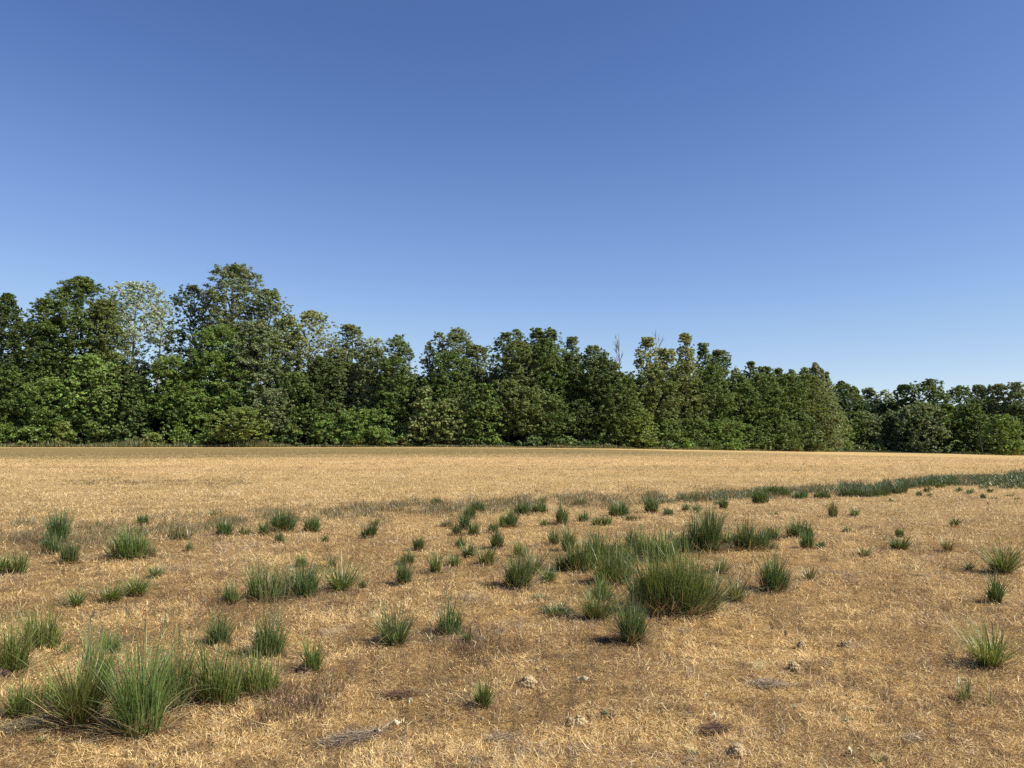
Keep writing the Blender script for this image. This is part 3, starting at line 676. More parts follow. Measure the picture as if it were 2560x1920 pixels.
clod(1, *P5(1200, 1186), 110 * K, 62 * K, 'cracked tan mud clod alone in the foreground, dark on its left side')
clod(2, *P5(1480, 1412), 125 * K, 48 * K, 'low tan mud ring sunk in the straw, nearer than the cracked clod', mode='ring')
clod(3, *P6(793, 975), 60 * K, 52 * K, 'small knobbly mud clod left of the burrow mouth')
clod(4, *P6(745, 1095), 80 * K, 52 * K, 'pale mud clod beside dark twigs, in front of the other small one')
clod(5, *P6(1050, 962), 60 * K, 44 * K, 'upright crusty mud ring with a dark open hole', mode='ring')
clod(6, *P6(420, 1590), 110 * K, 75 * K, 'broad flattened mud mound nearest the bottom picture edge')
clod(7, *P6(702, 900), 26 * K, 36 * K, 'dark peaked crumb of soil behind the knobbly clods', M_DARKMUD, 'small')
clod(8, *P6(628, 862), 22 * K, 22 * K, 'tiny reddish dark crumb of soil farther back than the peaked one', M_DARKMUD, 'small')
clod(9, *P4(1755, 1108), 95 * K, 48 * K, 'dark clod under the thin tuft right of the foreground mass', M_DARKMUD)
clod(10, *P4(30, 1138), 62 * K, 45 * K, 'dark clod at the left picture edge under the loose tall tuft', M_DARKMUD)
clod(11, *P4(660, 428), 70 * K, 26 * K, 'small pale lump touching the left foot of the wide rounded bush', mode='small')
clod(12, *P6(1865, 140), 16 * K, 14 * K, 'black speck of soil in open straw right of the far grass dots', M_DARKMUD, 'small')
clod(13, *P5(618, 492), 14 * K, 12 * K, 'dark speck of soil left of the slender upright tuft', M_DARKMUD, 'small')
def leafmat(name, c):
    return bark_mat(name, tuple(q * .85 for q in c), c, 30)
M_PALELEAF = leafmat('pale_dead_leaf', (.62, .56, .36)); M_TANLEAF = leafmat('tan_dead_leaf', (.62, .48, .26))
def leaf(seed, u, v, wpx, label, mat, lift=.03, rot=.4):
    rng = np.random.default_rng(seed); x, y, z = at(u, v); L = wpx * y / F
    n, m = 11, 5; V = []
    for i in range(n):
        t = i / (n - 1); hw = L * .26 * math.sin(math.pi * t ** .8) * (1 + .25 * math.sin(t * 15)) + .001
        for j in range(m):
            q = j / (m - 1) * 2 - 1
            V.append(((t - .5) * L, q * hw, lift * .3 * math.sin(t * 2.6) + abs(q) * hw * .55 + .012 * math.sin(t * 9 + q * 2)))
    V = np.array(V); c, s_ = math.cos(rot), math.sin(rot); V = np.stack([V[:, 0] * c - V[:, 1] * s_, V[:, 0] * s_ + V[:, 1] * c, V[:, 2] + .02], -1)
    Q = np.array([(i * m + j, i * m + j + 1, (i + 1) * m + j + 1, (i + 1) * m + j) for i in range(n - 1) for j in range(m - 1)], dtype=np.int32)
    V2 = V - [0, 0, .0012]; V = np.concatenate([V, V2]); Q = np.concatenate([Q, Q[:, ::-1] + n * m])
    o = np_mesh('fallen_leaf', V, 4, mat, faces=Q, loc=(x, y, z), smooth=True)
    tag(o, label, 'leaf', 'dead leaves fallen on the straw'); return o
leaf(1, *P5(425, 1440), 74 * K, 'large pale curled dead leaf lying above the grey straw streak', M_PALELEAF, .045, .35)
leaf(2, *P5(325, 1478), 46 * K, 'smaller whitish leaf at the right tip of the grey straw streak', M_PALELEAF, .02, -.2)
leaf(3, *P5(522, 1300), 28 * K, 'tiny pale leaf standing up, left of the small narrow foreground tuft', M_PALELEAF, .03, 1.0)
leaf(4, *P5(930, 1405), 26 * K, 'tiny tan leaf flat on the straw below the small narrow tuft', M_TANLEAF, .01, .1)
leaf(5, *P6(245, 1275), 36 * K, 'curled tan leaf alone in the straw below the grey straw patch', M_TANLEAF, .04, .8)
leaf(6, *P6(295, 1390), 26 * K, 'white upright leaf scrap above a dark hollow', M_PALELEAF, .05, 1.3)
leaf(7, *P5(1515, 1168), 60 * K, 'long narrow bleached leaf right of the cracked mud clod', M_PALELEAF, .01, .05)
leaf(8, *P6(1075, 1595), 30 * K, 'thin white leaf blade upright near the bottom edge', M_PALELEAF, .05, 1.4)
leaf(9, *P4(515, 402), 28 * K, 'pale scrap of leaf right of the grey green tuft', M_PALELEAF, .02, .3)
leaf(10, *P4(1372, 322), 18 * K, 'white flake in the sparse middle row', M_PALELEAF, .03, .3)
def straw_mat(seed, u, v, wpx, hpx, ang, label, pal=GREY, n=420, fly=.2):
    rng = np.random.default_rng(seed); x, y, z = at(u, v); W = wpx * y / F * .5; Dp = hpx * y * y / F / CAM_Z * .5
    a = rng.uniform(0, 6.28, n); r = rng.random(n) ** .8 * (.7 + .6 * vnoise(np.cos(a) * 2 + seed, np.sin(a) * 2, seed)); bx = np.cos(a) * r * W; by = np.sin(a) * r * Dp
    c, s_ = math.cos(ang), math.sin(ang); 
    b = np.stack([bx, by + bx * math.tan(ang), np.zeros(n)], -1); b[:, 2] = terrain(x + b[:, 0], y + b[:, 1]) - z + rng.uniform(.008, .026, n)
    V, Fc, C = blades(rng, b, ang + rng.normal(0, .7, n) + rng.integers(0, 2, n) * math.pi, rng.uniform(.03, .095, n), rng.uniform(.002, .004, n), rng.uniform(1.35, 1.62, n), rng.uniform(-.3, .3, n), 3, pick(rng, pal, n, .25), .4)
    o = np_mesh('straw_mat', V, 4, M_STRAW, faces=Fc, vcol=C, loc=(x, y, z))
    tag(o, label, 'straw mat', 'matted patches of old straw'); return o
GS = GREY + [(.14, .10, .08), (.10, .07, .06), (.22, .19, .10), (.58, .44, .24)]
straw_mat(1, *P5(170, 1505), 360 * K, 55 * K, .45, 'long slanting streak of matted grey straw left of the pale curled leaf', GS, 900)
straw_mat(2, *P6(600, 1190), 270 * K, 50 * K, .1, 'silvery matted straw patch in front of the small mud clods', GS, 660)
straw_mat(3, *P5(1045, 1500), 110 * K, 45 * K, .1, 'small grey straw patch near the bottom below the narrow tuft', GS, 210)
straw_mat(5, *P6(1440, 1500), 130 * K, 45 * K, .6, 'whitish tangle of straw toward the lower right', [(.6, .5, .34), (.5, .4, .26), (.3, .22, .14), (.16, .11, .08)], 110)
straw_mat(6, *P6(120, 880), 80 * K, 40 * K, 0, 'small lilac grey patch below the tall dense block', GS, 132)
straw_mat(7, *P6(545, 1085), 110 * K, 50 * K, .6, 'sheaf of long pale yellow blades behind the silvery patch', [(.72, .64, .38), (.64, .52, .28), (.5, .46, .2)], 130)
straw_mat(8, *P6(1750, 1545), 200 * K, 100 * K, .9, 'long bent golden stems in the bottom right corner', [(.74, .56, .29), (.66, .46, .22), (.8, .66, .4)], 60)
straw_mat(9, *P4(180, 1420), 260 * K, 70 * K, .45, 'flattened olive straw lying below the bottom left row of tufts', [(.36, .31, .17), (.28, .22, .12), (.5, .42, .24), (.16, .11, .06)], 900)
straw_mat(11, *P5(880, 690), 260 * K, 70 * K, -.3, 'pale combed over straw left of the grey sided clump', [(.66, .52, .28), (.58, .43, .22), (.72, .6, .36), (.34, .2, .1)], 800)
straw_mat(12, *P5(100, 880), 200 * K, 60 * K, .5, 'loose whitish straw left of the solitary starburst tuft', [(.74, .62, .38), (.66, .5, .28)], 160)
straw_mat(13, *P4(1900, 880), 110 * K, 60 * K, .6, 'whitish strands right of the tall stalk fan', [(.74, .62, .38), (.66, .5, .28)], 90)
straw_mat(14, *P5(460, 1250), 200 * K, 40 * K, .1, 'dark reddish brown straw patch above the tiny pale upright leaf', [(.13, .075, .05), (.18, .10, .06), (.25, .15, .08)], 500)
straw_mat(15, *P6(300, 1450), 100 * K, 45 * K, .1, 'dark brown hollow of straw below the white leaf scrap', [(.10, .06, .05), (.15, .09, .06), (.22, .14, .08)], 350)
straw_mat(16, *P5(1650, 935), 130 * K, 40 * K, -.1, 'dark straw painted as the shadow left of the vase shaped tuft', [(.09, .06, .05), (.13, .09, .06), (.2, .13, .08)], 350)  # dark blade colours stand in for the tuft's cast shadow

# ------------------------------------------------------------------ trees
LP = {'dark': (.064, .086, .025), 'mid': (.082, .112, .028), 'bright': (.108, .152, .036), 'olive': (.112, .132, .042), 'yellow': (.19, .20, .082),
      'grey': (.128, .150, .070), 'pale': (.25, .28, .22), 'brown': (.120, .115, .046), 'bluish': (.106, .136, .060), 'ygreen': (.125, .155, .038)}
def line(u):
    return float(np.interp(u, [-300, 560, 690, 815, 835, 860, 940, 1024, 1300], [97, 97, 106, 121, 135, 158, 158, 152, 150]))
PROF = {'round': lambda t: np.sqrt(np.clip(1 - (2 * t - .95) ** 2, .02, 1)) ** .8,
        'dome': lambda t: np.clip(1 - t ** 3.4, 0, 1) ** .55 * (.72 + .28 * np.clip(t * 5, 0, 1)),
        'oval': lambda t: 1.1 * np.clip(np.sin(math.pi * np.clip(t * .88 + .08, 0, 1)), .05, 1) ** .6,
        'spire': lambda t: 1.7 * np.clip(1 - t ** 4.0, .0, 1) ** .6 * (.62 + .38 * np.clip((1 - t) * 2.5, 0, 1)),
        'cone': lambda t: (1 - t) ** .85 * .97 + .05,
        'broad': lambda t: np.clip(.55 + .9 * t, 0, 1) * np.clip(1 - t ** 4.5, 0, 1) ** .5}
def leaves(rng, c, cr, m, col, size, squash, up=.7, shell=.5):
    """c (n,3) clump centres, cr (n,) radii, m leaves each; returns quad verts and face tones"""
    n = len(c); N = n * m; ci = np.repeat(np.arange(n), m)
    d = rng.normal(size=(N, 3)); d /= np.linalg.norm(d, axis=1)[:, None]
    flip = (d[:, 2] < 0) & (rng.random(N) < .55); d[flip, 2] *= -1
    rad = cr[ci] * np.clip(np.abs(rng.normal(0, .42, N)) + shell * .8, 0, 1.7)
    p = c[ci] + d * rad[:, None] * np.array([1, 1, squash])
    nrm = d * .75 + np.array([0, -.12, up]) + rng.normal(0, .62, (N, 3)); nrm /= np.linalg.norm(nrm, axis=1)[:, None]
    a = np.cross(nrm, rng.normal(size=(N, 3))); a /= np.linalg.norm(a, axis=1)[:, None] + 1e-9; b = np.cross(nrm, a)
    s = size * rng.uniform(.6, 1.35, N)[:, None]
    V = np.stack([p - a * s, p - b * s * .6 + nrm * s * .12, p + a * s, p + b * s * .6 + nrm * s * .12], 1).reshape(-1, 3)
    ct = rng.uniform(.78, 1.25, (n, 1)) * (1 + rng.normal(0, .05, (n, 3)))
    C = col * ct[ci] * rng.uniform(.75, 1.3, (N, 1)) * (1 + rng.normal(0, .06, (N, 3)))
    return V, np.clip(C, .004, .9)
LEAFN = [0]
def tree(seed, u, vtop, hwpx, vbase, row, prof, pal, dens, label, cat='tree', name='tree', bark=None, squash=.62, cs=1.0, needle=False, lean=0, group=None, lsize=None, limbs=9):
    rng = np.random.default_rng(5000 + seed)
    D = line(u) + row; x, y, z = at(u, D=D); s = D / F
    R = hwpx * s; top = zrow(vtop, D) - z + .32 * (seed * 7 % 5 - 2.6) * (prof == 'spire'); low = max(0.0, zrow(vbase + (22 if row >= 5 and dens > .6 else 0), D) - z); h = top - low
    root = empty(name, (x, y, z)); tag(root, label, cat, group)
    col = np.array(LP[pal]) * 1.7; cz = min(.66, max(.40, R * .17)) * cs
    area = 2 * math.pi * R * h * .8
    nc = int(area / (cz * cz) * (1.35 if dens < .62 else 2.5 if row >= 5 and dens > .8 else 1.9) * dens) + 10
    t = rng.random(nc) ** 1.02; az = rng.uniform(0, 6.283, nc)
    wd = hwpx > 15 and dens > .8
    lump = (.80 if wd else .62) + (.46 if wd else .72) * vnoise(az * 1.6 + seed, t * h / 1.7 + seed, seed) + .12 * rng.normal(size=nc)
    env = R * 1.22 * PROF[prof](t) * lump
    rf = rng.random(nc) ** .42; rf = np.where(rng.random(nc) < .2, rng.random(nc), rf)
    keep = ~((np.sin(az) > .25) & (rng.random(nc) < .5))
    cx = np.cos(az) * env * rf + lean * t * h; cy = np.sin(az) * env * rf * .9; ch = low + t * (h - cz * .5)
    c = np.stack([cx, cy, ch], -1)[keep]
    nb = int(np.clip(R * h * .45, 4, 26)); br = np.clip(R * .46, .7, 2.2) * rng.uniform(.7, 1.25, nb); tb = rng.random(nb) ** .85; ab = rng.uniform(0, 6.283, nb)
    ab = np.where(np.sin(ab) > .4, -ab, ab); eb = R * 1.05 * PROF[prof](tb) * rng.uniform(.55, .95, nb)
    bc = np.stack([np.cos(ab) * eb + lean * tb * h, np.sin(ab) * eb * .9, np.minimum(low + tb * h, low + h - br * .8)], -1)
    dist = np.linalg.norm(c[:, None] - bc[None], axis=2); nb_ = dist.argmin(1); dm = dist.min(1); v_ = c - bc[nb_]; v_ /= np.linalg.norm(v_, axis=1)[:, None] + 1e-6
    v_[:, 2] = np.where(rng.random(len(v_)) < .6, np.abs(v_[:, 2]), v_[:, 2]); snap = (dm < br[nb_] * 1.9) & (rng.random(len(c)) < .6)
    c[snap] = (bc[nb_] + v_ * (br[nb_] * rng.uniform(.7, 1.05, len(c)))[:, None] * [1, 1, .8])[snap]
    c[:, 2] = np.maximum(c[:, 2], cz * .35)
    cr = cz * rng.uniform(.55, 1.25, len(c)) * (1 - .35 * t[keep])
    # ragged leading shoots on the skyline
    ls = lsize or (.118 if D < 110 else .138 if D < 130 else .17)
    cover = cz * cz / (ls * ls)
    m = int(np.clip(cover * 1.25, 12, 60))
    ns = int(len(c) * .22); qi = rng.integers(0, len(c), ns)     # loose sprays standing out of the outline
    axis_ = np.stack([lean * (c[qi, 2] - low) * 0, np.zeros(ns), c[qi, 2] * .8 + low * .2], -1)
    out = c[qi] - axis_; out /= np.linalg.norm(out, axis=1)[:, None] + 1e-6
    c2 = c[qi] + (out + [0, 0, .45]) * (cr[qi] * rng.uniform(.5, 1.35, ns))[:, None]; c2[:, 2] = np.minimum(c2[:, 2], h + low - .1)
    c = np.concatenate([c, c2]); cr = np.concatenate([cr * rng.uniform(.75, 1.1, len(cr)), cr[qi] * rng.uniform(.4, .7, ns)])
    V, C = leaves(rng, c, cr, m, col, ls, squash, up=.35 if needle else .75, shell=.35)
    LEAFN[0] += len(C)
    np_mesh('crown', V, 4, M_NEEDLE if needle else M_LEAF, root, fcol=C)
    B = Bag(); hh = top * .9 if prof in ('spire', 'cone', 'oval') else top * .78
    r0 = max(.06, top * .013) * (1.1 if R > 3 else .9)
    k = 7; zz = np.linspace(-.1, hh, k); wob = rng.normal(0, .012 * top, (k, 2)).cumsum(0) * .5; wob[0] = 0
    tp = np.stack([wob[:, 0] + lean * np.clip(zz - low, 0, None), wob[:, 1], zz], -1)
    B.add(*tube(tp, np.linspace(r0, r0 * .22, k), 7))
    for q in rng.choice(len(c), min(limbs, len(c)), replace=False):
        tgt = c[q]; f = np.clip((tgt[2] - .25 * h * rng.uniform(.4, 1)) / hh, .12, .95)
        st = np.array([np.interp(f * hh, zz, tp[:, j]) for j in range(3)])
        mid = (st + tgt) / 2 + rng.normal(0, .12, 3) + [0, 0, -.06 * np.linalg.norm(tgt - st)]
        B.add(*tube([st, mid, tgt], [r0 * (1 - f) * .7 + .03, r0 * .3 + .015, .015], 5))
    B.build('trunk', bark or M_BARK, root)
    return root
def shrub(seed, u, vtop, hwpx, row, pal, label, squash=.6, dens=1.0, cat='shrub'):
    rng = np.random.default_rng(9000 + seed); D = line(u) + row; x, y, z = at(u, D=D); s = D / F
    R = hwpx * s; top = zrow(vtop, D) - z
    root = empty('shrub', (x, y, z)); tag(root, label, cat, 'shrubs along the foot of the wood')
    cz = np.clip(min(R, top) * .33, .3, .8); nc = int(2.2 * R * top / (cz * cz) * 1.5 * dens) + 8
    az = rng.uniform(0, 6.283, nc); t = rng.random(nc); e = np.sqrt(np.clip(1 - t ** 2.2, .05, 1)) * (.7 + .5 * vnoise(az * 1.5 + seed, t * 3, seed)); rf = rng.random(nc) ** .5
    c = np.stack([np.cos(az) * R * e * rf, np.sin(az) * min(R, 2.2) * e * rf, cz * .4 + t * (top - cz * .9)], -1)
    ls = .17 if D < 110 else .22
    V, C = leaves(rng, c, cz * rng.uniform(.6, 1.2, nc), int(np.clip(cz * cz / (ls * ls) * 2.0, 12, 70)), np.array(LP[pal]) * 1.62, ls, squash, .8, .3)
    LEAFN[0] += len(C); np_mesh('foliage', V, 4, M_LEAF, root, fcol=C)
    B = Bag()
    for k in range(7):
        a = rng.uniform(0, 6.28); q = rng.uniform(.3, .8)
        B.add(*tube([(0, 0, -.05), (math.cos(a) * R * q * .4, math.sin(a) * R * q * .3, top * .4), (math.cos(a) * R * q, math.sin(a) * min(R, 2) * q, top * .75)], [.05, .035, .012], 5))
    B.build('stem', M_BARK, root)
    return root
def Q1(a, b): return a * .15552, 248 + b * .15552
def Q2(a, b): return 320 + a * .15552, 280 + b * .15552
def Q3(a, b): return 640 + a * .17360, 300 + b * .17360
KQ = {1: .15552, 2: .15552, 3: .1736}; QF = {1: Q1, 2: Q2, 3: Q3}
#  region, x, ytop, half width, y crown base, row, profile, palette, density, label
TR = [
 (1, 20, 290, 115, 1100, 6, 'dome', 'dark', 1.1, 'dark tree cut off by the left picture edge'),
 (1, 500, 195, 215, 850, 8, 'round', 'mid', 1.15, 'large rounded tree left of the silvery one'),
 (1, 300, 330, 130, 950, 5, 'round', 'mid', 1.0, 'left shoulder tree against the large rounded one'),
 (1, 650, 330, 90, 900, 6, 'oval', 'olive', .9, 'narrower olive tree between the large rounded one and the silvery one'),
 (1, 150, 470, 130, 1100, 3, 'dome', 'dark', 1.0, 'dark mid height tree filling the dip near the left edge'),
 (1, 850, 218, 175, 800, 14, 'oval', 'pale', .72, 'pale silvery tree with a white trunk and thin crown'),
 (1, 1020, 330, 70, 640, 17, 'oval', 'pale', .45, 'faint pale tree behind the right side of the silvery one'),
 (1, 1210, 240, 135, 700, 9, 'round', 'dark', .62, 'dark open crowned tree left of the tallest one, sky showing through'),
 (1, 1490, 112, 190, 760, 9, 'round', 'grey', .9, 'tallest tree of the whole wood with an airy grey green crown'),
 (1, 1720, 270, 135, 800, 8, 'round', 'grey', .85, 'right shoulder tree next to the tallest one'),
 (1, 1400, 500, 190, 1100, 4, 'dome', 'bright', 1.15, 'broad fresh green tree in front of the tallest one'),
 (1, 1660, 470, 170, 1100, 5, 'dome', 'grey', 1.0, 'dull green tree in front of the right shoulder tree'),
 (1, 1130, 690, 170, 1150, 2, 'dome', 'bright', 1.1, 'lower fresh green tree under the dark open crowned one'),
 (1, 1990, 405, 165, 830, 8, 'round', 'yellow', .78, 'golden green tree with gaps, right of the tallest group'),
 (1, 1850, 430, 60, 800, 10, 'oval', 'yellow', .8, 'small golden crown peeping left of the golden green tree'),
 (1, 1900, 800, 130, 1230, 2, 'dome', 'mid', 1.1, 'low rounded tree under the golden green one'),
 (1, 2060, 700, 130, 1200, 4, 'dome', 'dark', 1.0, 'shaded tree under the right side of the golden green one'),
 (1, 860, 815, 105, 1235, 0, 'cone', 'dark', 1.3, 'dark conical cedar below the silvery tree'),
 (1, 330, 830, 170, 1240, 1, 'dome', 'bright', 1.1, 'low bright tree under the left shoulder tree'),
 (1, 70, 760, 140, 1230, 1, 'dome', 'mid', 1.1, 'low tree at the left edge above the tall weeds'),
 (1, 580, 680, 150, 1180, 2, 'dome', 'bright', 1.0, 'light green low tree with tiered boughs left of the cedar'),
 (1, 710, 880, 130, 1240, .5, 'dome', 'mid', 1.1, 'low tree touching the left side of the cedar'),
 (1, 1560, 1010, 170, 1250, -1.5, 'round', 'ygreen', 1.2, 'small flat topped bright tree standing out in front of the wood'),
 (1, 1230, 900, 130, 1240, 1, 'dome', 'bright', 1.0, 'low clumpy tree with a black hollow below it'),
 (1, 1760, 900, 110, 1250, 0, 'dome', 'grey', 1.0, 'low greyish tree right of the small flat topped one'),
 (2, 205, 290, 80, 900, 8, 'oval', 'grey', 1.0, 'slim grey green tree right of the golden green one'),
 (2, 350, 372, 95, 900, 9, 'oval', 'pale', .5, 'faded thin topped tree between two darker ones'),
 (2, 340, 430, 115, 1000, 5, 'dome', 'grey', 1.0, 'grey green tree in front of the faded thin topped one'),
 (2, 500, 350, 105, 900, 7, 'round', 'bluish', .95, 'dark tree with scalloped right edge beside the sky gap'),
 (2, 480, 480, 115, 1050, 3, 'dome', 'mid', 1.0, 'mid height tree below the scalloped one'),
 (2, 110, 440, 120, 1000, 6, 'dome', 'grey', 1.0, 'soft grey green tree under the slim one'),
 (2, 300, 830, 180, 1068, 0, 'dome', 'bright', 1.2, 'broad low bright tree at the foot of the grey green group'),
 (2, 60, 860, 110, 1068, 0, 'dome', 'mid', 1.1, 'low tree left of the broad low bright one'),
 (2, 880, 305, 130, 800, 8, 'round', 'grey', .95, 'big central tree right of the sky gap'),
 (2, 760, 335, 50, 700, 9, 'oval', 'olive', .55, 'thin leading bough tree left of the big central top'),
 (2, 700, 400, 60, 720, 9, 'round', 'grey', .5, 'outlying ragged crown reaching over the sky gap'),
 (2, 1010, 420, 110, 950, 7, 'round', 'grey', .95, 'right shoulder of the big central tree group'),
 (2, 830, 470, 160, 1000, 4, 'dome', 'mid', 1.0, 'mid height tree below the big central one'),
 (2, 670, 690, 110, 1055, 0, 'cone', 'olive', 1.2, 'olive pyramid shaped conifer right of the sky gap'),
 (2, 830, 760, 120, 1055, 0, 'dome', 'olive', 1.2, 'brownish olive conifer with layered boughs'),
 (2, 1040, 670, 110, 1055, 0, 'dome', 'mid', 1.1, 'green layered tree right of the two olive conifers'),
 (2, 1195, 330, 62, 800, 9, 'spire', 'bluish', 1.0, 'pale narrow spire tree, left of the twin tops'),
 (2, 1275, 335, 55, 800, 10, 'spire', 'bluish', 1.0, 'second narrow spire tree beside the pale one'),
 (2, 1400, 285, 65, 800, 9, 'spire', 'mid', 1.1, 'highest spiky top right of centre'),
 (2, 1480, 310, 65, 800, 9, 'spire', 'bluish', 1.0, 'spiky top just right of the highest one'),
 (2, 1290, 395, 125, 850, 5, 'round', 'olive', .95, 'brownish green crown in front of the narrow spires'),
 (2, 1450, 375, 125, 900, 5, 'dome', 'mid', 1.05, 'dense green crown in front of the spiky tops'),
 (2, 1210, 640, 100, 1000, 2, 'oval', 'olive', .95, 'straw tinged tree with stacked clumps'),
 (2, 1330, 680, 100, 1050, 1, 'oval', 'olive', .9, 'brown flecked tree with stacked clumps'),
 (2, 1500, 740, 110, 1050, 1, 'dome', 'mid', 1.1, 'layered dark green tree right of the brown flecked one'),
 (2, 1620, 365, 55, 760, 10, 'oval', 'bluish', .85, 'isolated pale slim top between two dips'),
 (2, 1610, 470, 90, 1000, 5, 'dome', 'dark', 1.0, 'shadowed tree below the isolated pale slim top'),
 (2, 1765, 420, 95, 900, 6, 'oval', 'bluish', 1.0, 'dark pointed tree left of the bare one'),
 (2, 1800, 500, 160, 1050, 2, 'dome', 'dark', 1.15, 'very dark wide tree forming a solid wall right of centre'),
 (2, 1920, 590, 140, 1060, 0, 'dome', 'mid', 1.2, 'sloping sided tree on the right of the very dark wide one'),
 (2, 2030, 800, 100, 1075, -1, 'dome', 'ygreen', 1.1, 'yellow tinged layered low tree at the foot of the sloping sided one'),
 (2, 1850, 870, 70, 1060, 0, 'dome', 'bright', 1.0, 'bright low clump in front of the very dark wide tree'),
 (2, 1670, 760, 80, 1060, 1, 'dome', 'dark', 1.0, 'low dark tree left of the bright low clump'),
 (3, 50, 215, 80, 560, 8, 'round', 'yellow', .75, 'pale olive crowned tree under bare twigs'),
 (3, 150, 280, 60, 700, 7, 'oval', 'yellow', .9, 'straw coloured column right of the pale olive crown'),
 (3, 90, 390, 120, 860, 3, 'dome', 'olive', 1.0, 'olive tree in front of the pale olive crowned one'),
 (3, 268, 190, 42, 700, 7, 'oval', 'yellow', .85, 'tall thin column tree with a leafy tip'),
 (3, 255, 350, 75, 850, 4, 'oval', 'olive', .95, 'olive tree below the tall thin column'),
 (3, 372, 250, 38, 700, 8, 'oval', 'bluish', 1.0, 'dark finger like top right of the thin column'),
 (3, 455, 290, 68, 720, 8, 'oval', 'bluish', 1.0, 'dark rounded top beside the finger like one'),
 (3, 415, 375, 105, 860, 3, 'dome', 'mid', 1.05, 'thick green tree under the two dark tops'),
 (3, 560, 385, 40, 700, 12, 'spire', 'pale', .5, 'thin whitish top in the low saddle'),
 (3, 645, 368, 40, 700, 10, 'spire', 'bluish', .9, 'feathery spire just right of the thin whitish top'),
 (3, 725, 365, 55, 760, 9, 'spire', 'mid', 1.1, 'rich green pointed top in the middle of the right group'),
 (3, 800, 400, 50, 760, 9, 'spire', 'mid', 1.0, 'lower pointed top after the rich green one'),
 (3, 880, 370, 38, 760, 9, 'spire', 'bluish', 1.0, 'first of four slender crowns at the end of the near wood'),
 (3, 950, 380, 38, 760, 9, 'spire', 'grey', 1.0, 'second of four slender crowns at the end of the near wood'),
 (3, 1015, 375, 38, 760, 9, 'spire', 'grey', 1.0, 'third of four slender crowns at the end of the near wood'),
 (3, 1075, 400, 30, 760, 9, 'spire', 'grey', .9, 'last of four slender crowns before the wood steps down'),
 (3, 570, 425, 110, 860, 4, 'dome', 'mid', 1.1, 'green tree left of the right group centre, under the saddle'),
 (3, 710, 425, 120, 860, 3, 'dome', 'mid', 1.1, 'green tree under the rich green pointed top'),
 (3, 850, 430, 110, 870, 2, 'dome', 'mid', 1.1, 'green tree under the first slender crown'),
 (3, 980, 430, 105, 870, 4, 'dome', 'olive', 1.05, 'olive green tree under the middle slender crowns'),
 (3, 1050, 590, 100, 885, 0, 'dome', 'grey', 1.15, 'greyish bushy tree at the jutting corner of the near wood'),
 (3, 1140, 640, 60, 870, 6, 'dome', 'ygreen', 1.05, 'sunlit yellow green tree just behind the jutting corner'),
 (3, 780, 680, 120, 875, -1, 'dome', 'mid', 1.1, 'low dense tree at the foot of the right group'),
 (3, 930, 660, 90, 880, -1, 'dome', 'dark', 1.1, 'low shaded tree beside the jutting corner bush'),
 (3, 480, 700, 100, 870, -1, 'dome', 'bright', 1.1, 'low tiered tree standing a little forward under the dark tops'),
 (3, 610, 720, 90, 870, 0, 'dome', 'mid', 1.1, 'low tree right of the forward tiered one'),
 (3, 150, 700, 90, 850, 0, 'dome', 'mid', 1.1, 'low tree under the straw coloured column'),
 (3, 310, 690, 80, 860, 0, 'dome', 'mid', 1.1, 'low tree under the tall thin column'),
 (3, 20, 700, 50, 860, -1, 'dome', 'ygreen', 1.1, 'low yellow green tree under the pale olive crown'),
 (3, 1165, 475, 50, 800, 26, 'spire', 'mid', 1.1, 'first small top of the farther wood after the step down'),
 (3, 1235, 495, 50, 800, 18, 'dome', 'mid', 1.0, 'second small top of the farther wood'),
 (3, 1325, 505, 70, 800, 14, 'dome', 'grey', 1.0, 'soft grey top of the farther wood'),
 (3, 1410, 515, 60, 800, 12, 'dome', 'pale', .6, 'palest low crown of the farther wood'),
 (3, 1515, 488, 80, 820, 6, 'dome', 'mid', 1.1, 'wide green crown left of the big round dark tree'),
 (3, 1665, 455, 105, 860, 3, 'dome', 'mid', 1.15, 'big round dark tree of the farther wood'),
 (3, 1840, 480, 65, 860, 4, 'spire', 'mid', 1.1, 'pointed green tree right of the big round dark one'),
 (3, 1960, 490, 70, 860, 5, 'dome', 'grey', 1.0, 'grey topped tree of the farther wood near the right'),
 (3, 2060, 485, 80, 860, 5, 'dome', 'grey', 1.0, 'flat topped greyish tree near the right edge'),
 (3, 2170, 472, 75, 860, 4, 'dome', 'grey', 1.0, 'greyish tree cut by the right picture edge'),
 (3, 1300, 640, 90, 870, 3, 'dome', 'grey', 1.0, 'light feathery tree standing before the farther wood'),
 (3, 1220, 640, 80, 865, 10, 'dome', 'mid', 1.0, 'mid green tree between the jutting corner and the feathery one'),
 (3, 1440, 640, 90, 870, 3, 'dome', 'dark', 1.1, 'shaded tree at the deepest part of the bay'),
 (3, 1600, 590, 130, 880, -1, 'dome', 'grey', 1.15, 'grey green rounded tree in front of the big round dark one'),
 (3, 1760, 600, 90, 880, 0, 'dome', 'mid', 1.1, 'dense tree right of the grey green rounded one'),
 (3, 1900, 600, 80, 880, 0, 'dome', 'mid', 1.1, 'tree behind the leaning grey trunk near the right'),
 (3, 2190, 600, 70, 880, 0, 'dome', 'dark', 1.1, 'dark tree at the right edge behind the bright bush'),
 (3, 2080, 655, 95, 890, -9, 'dome', 'bright', 1.2, 'bright green bushy tree jutting into the field near the right edge'),
]
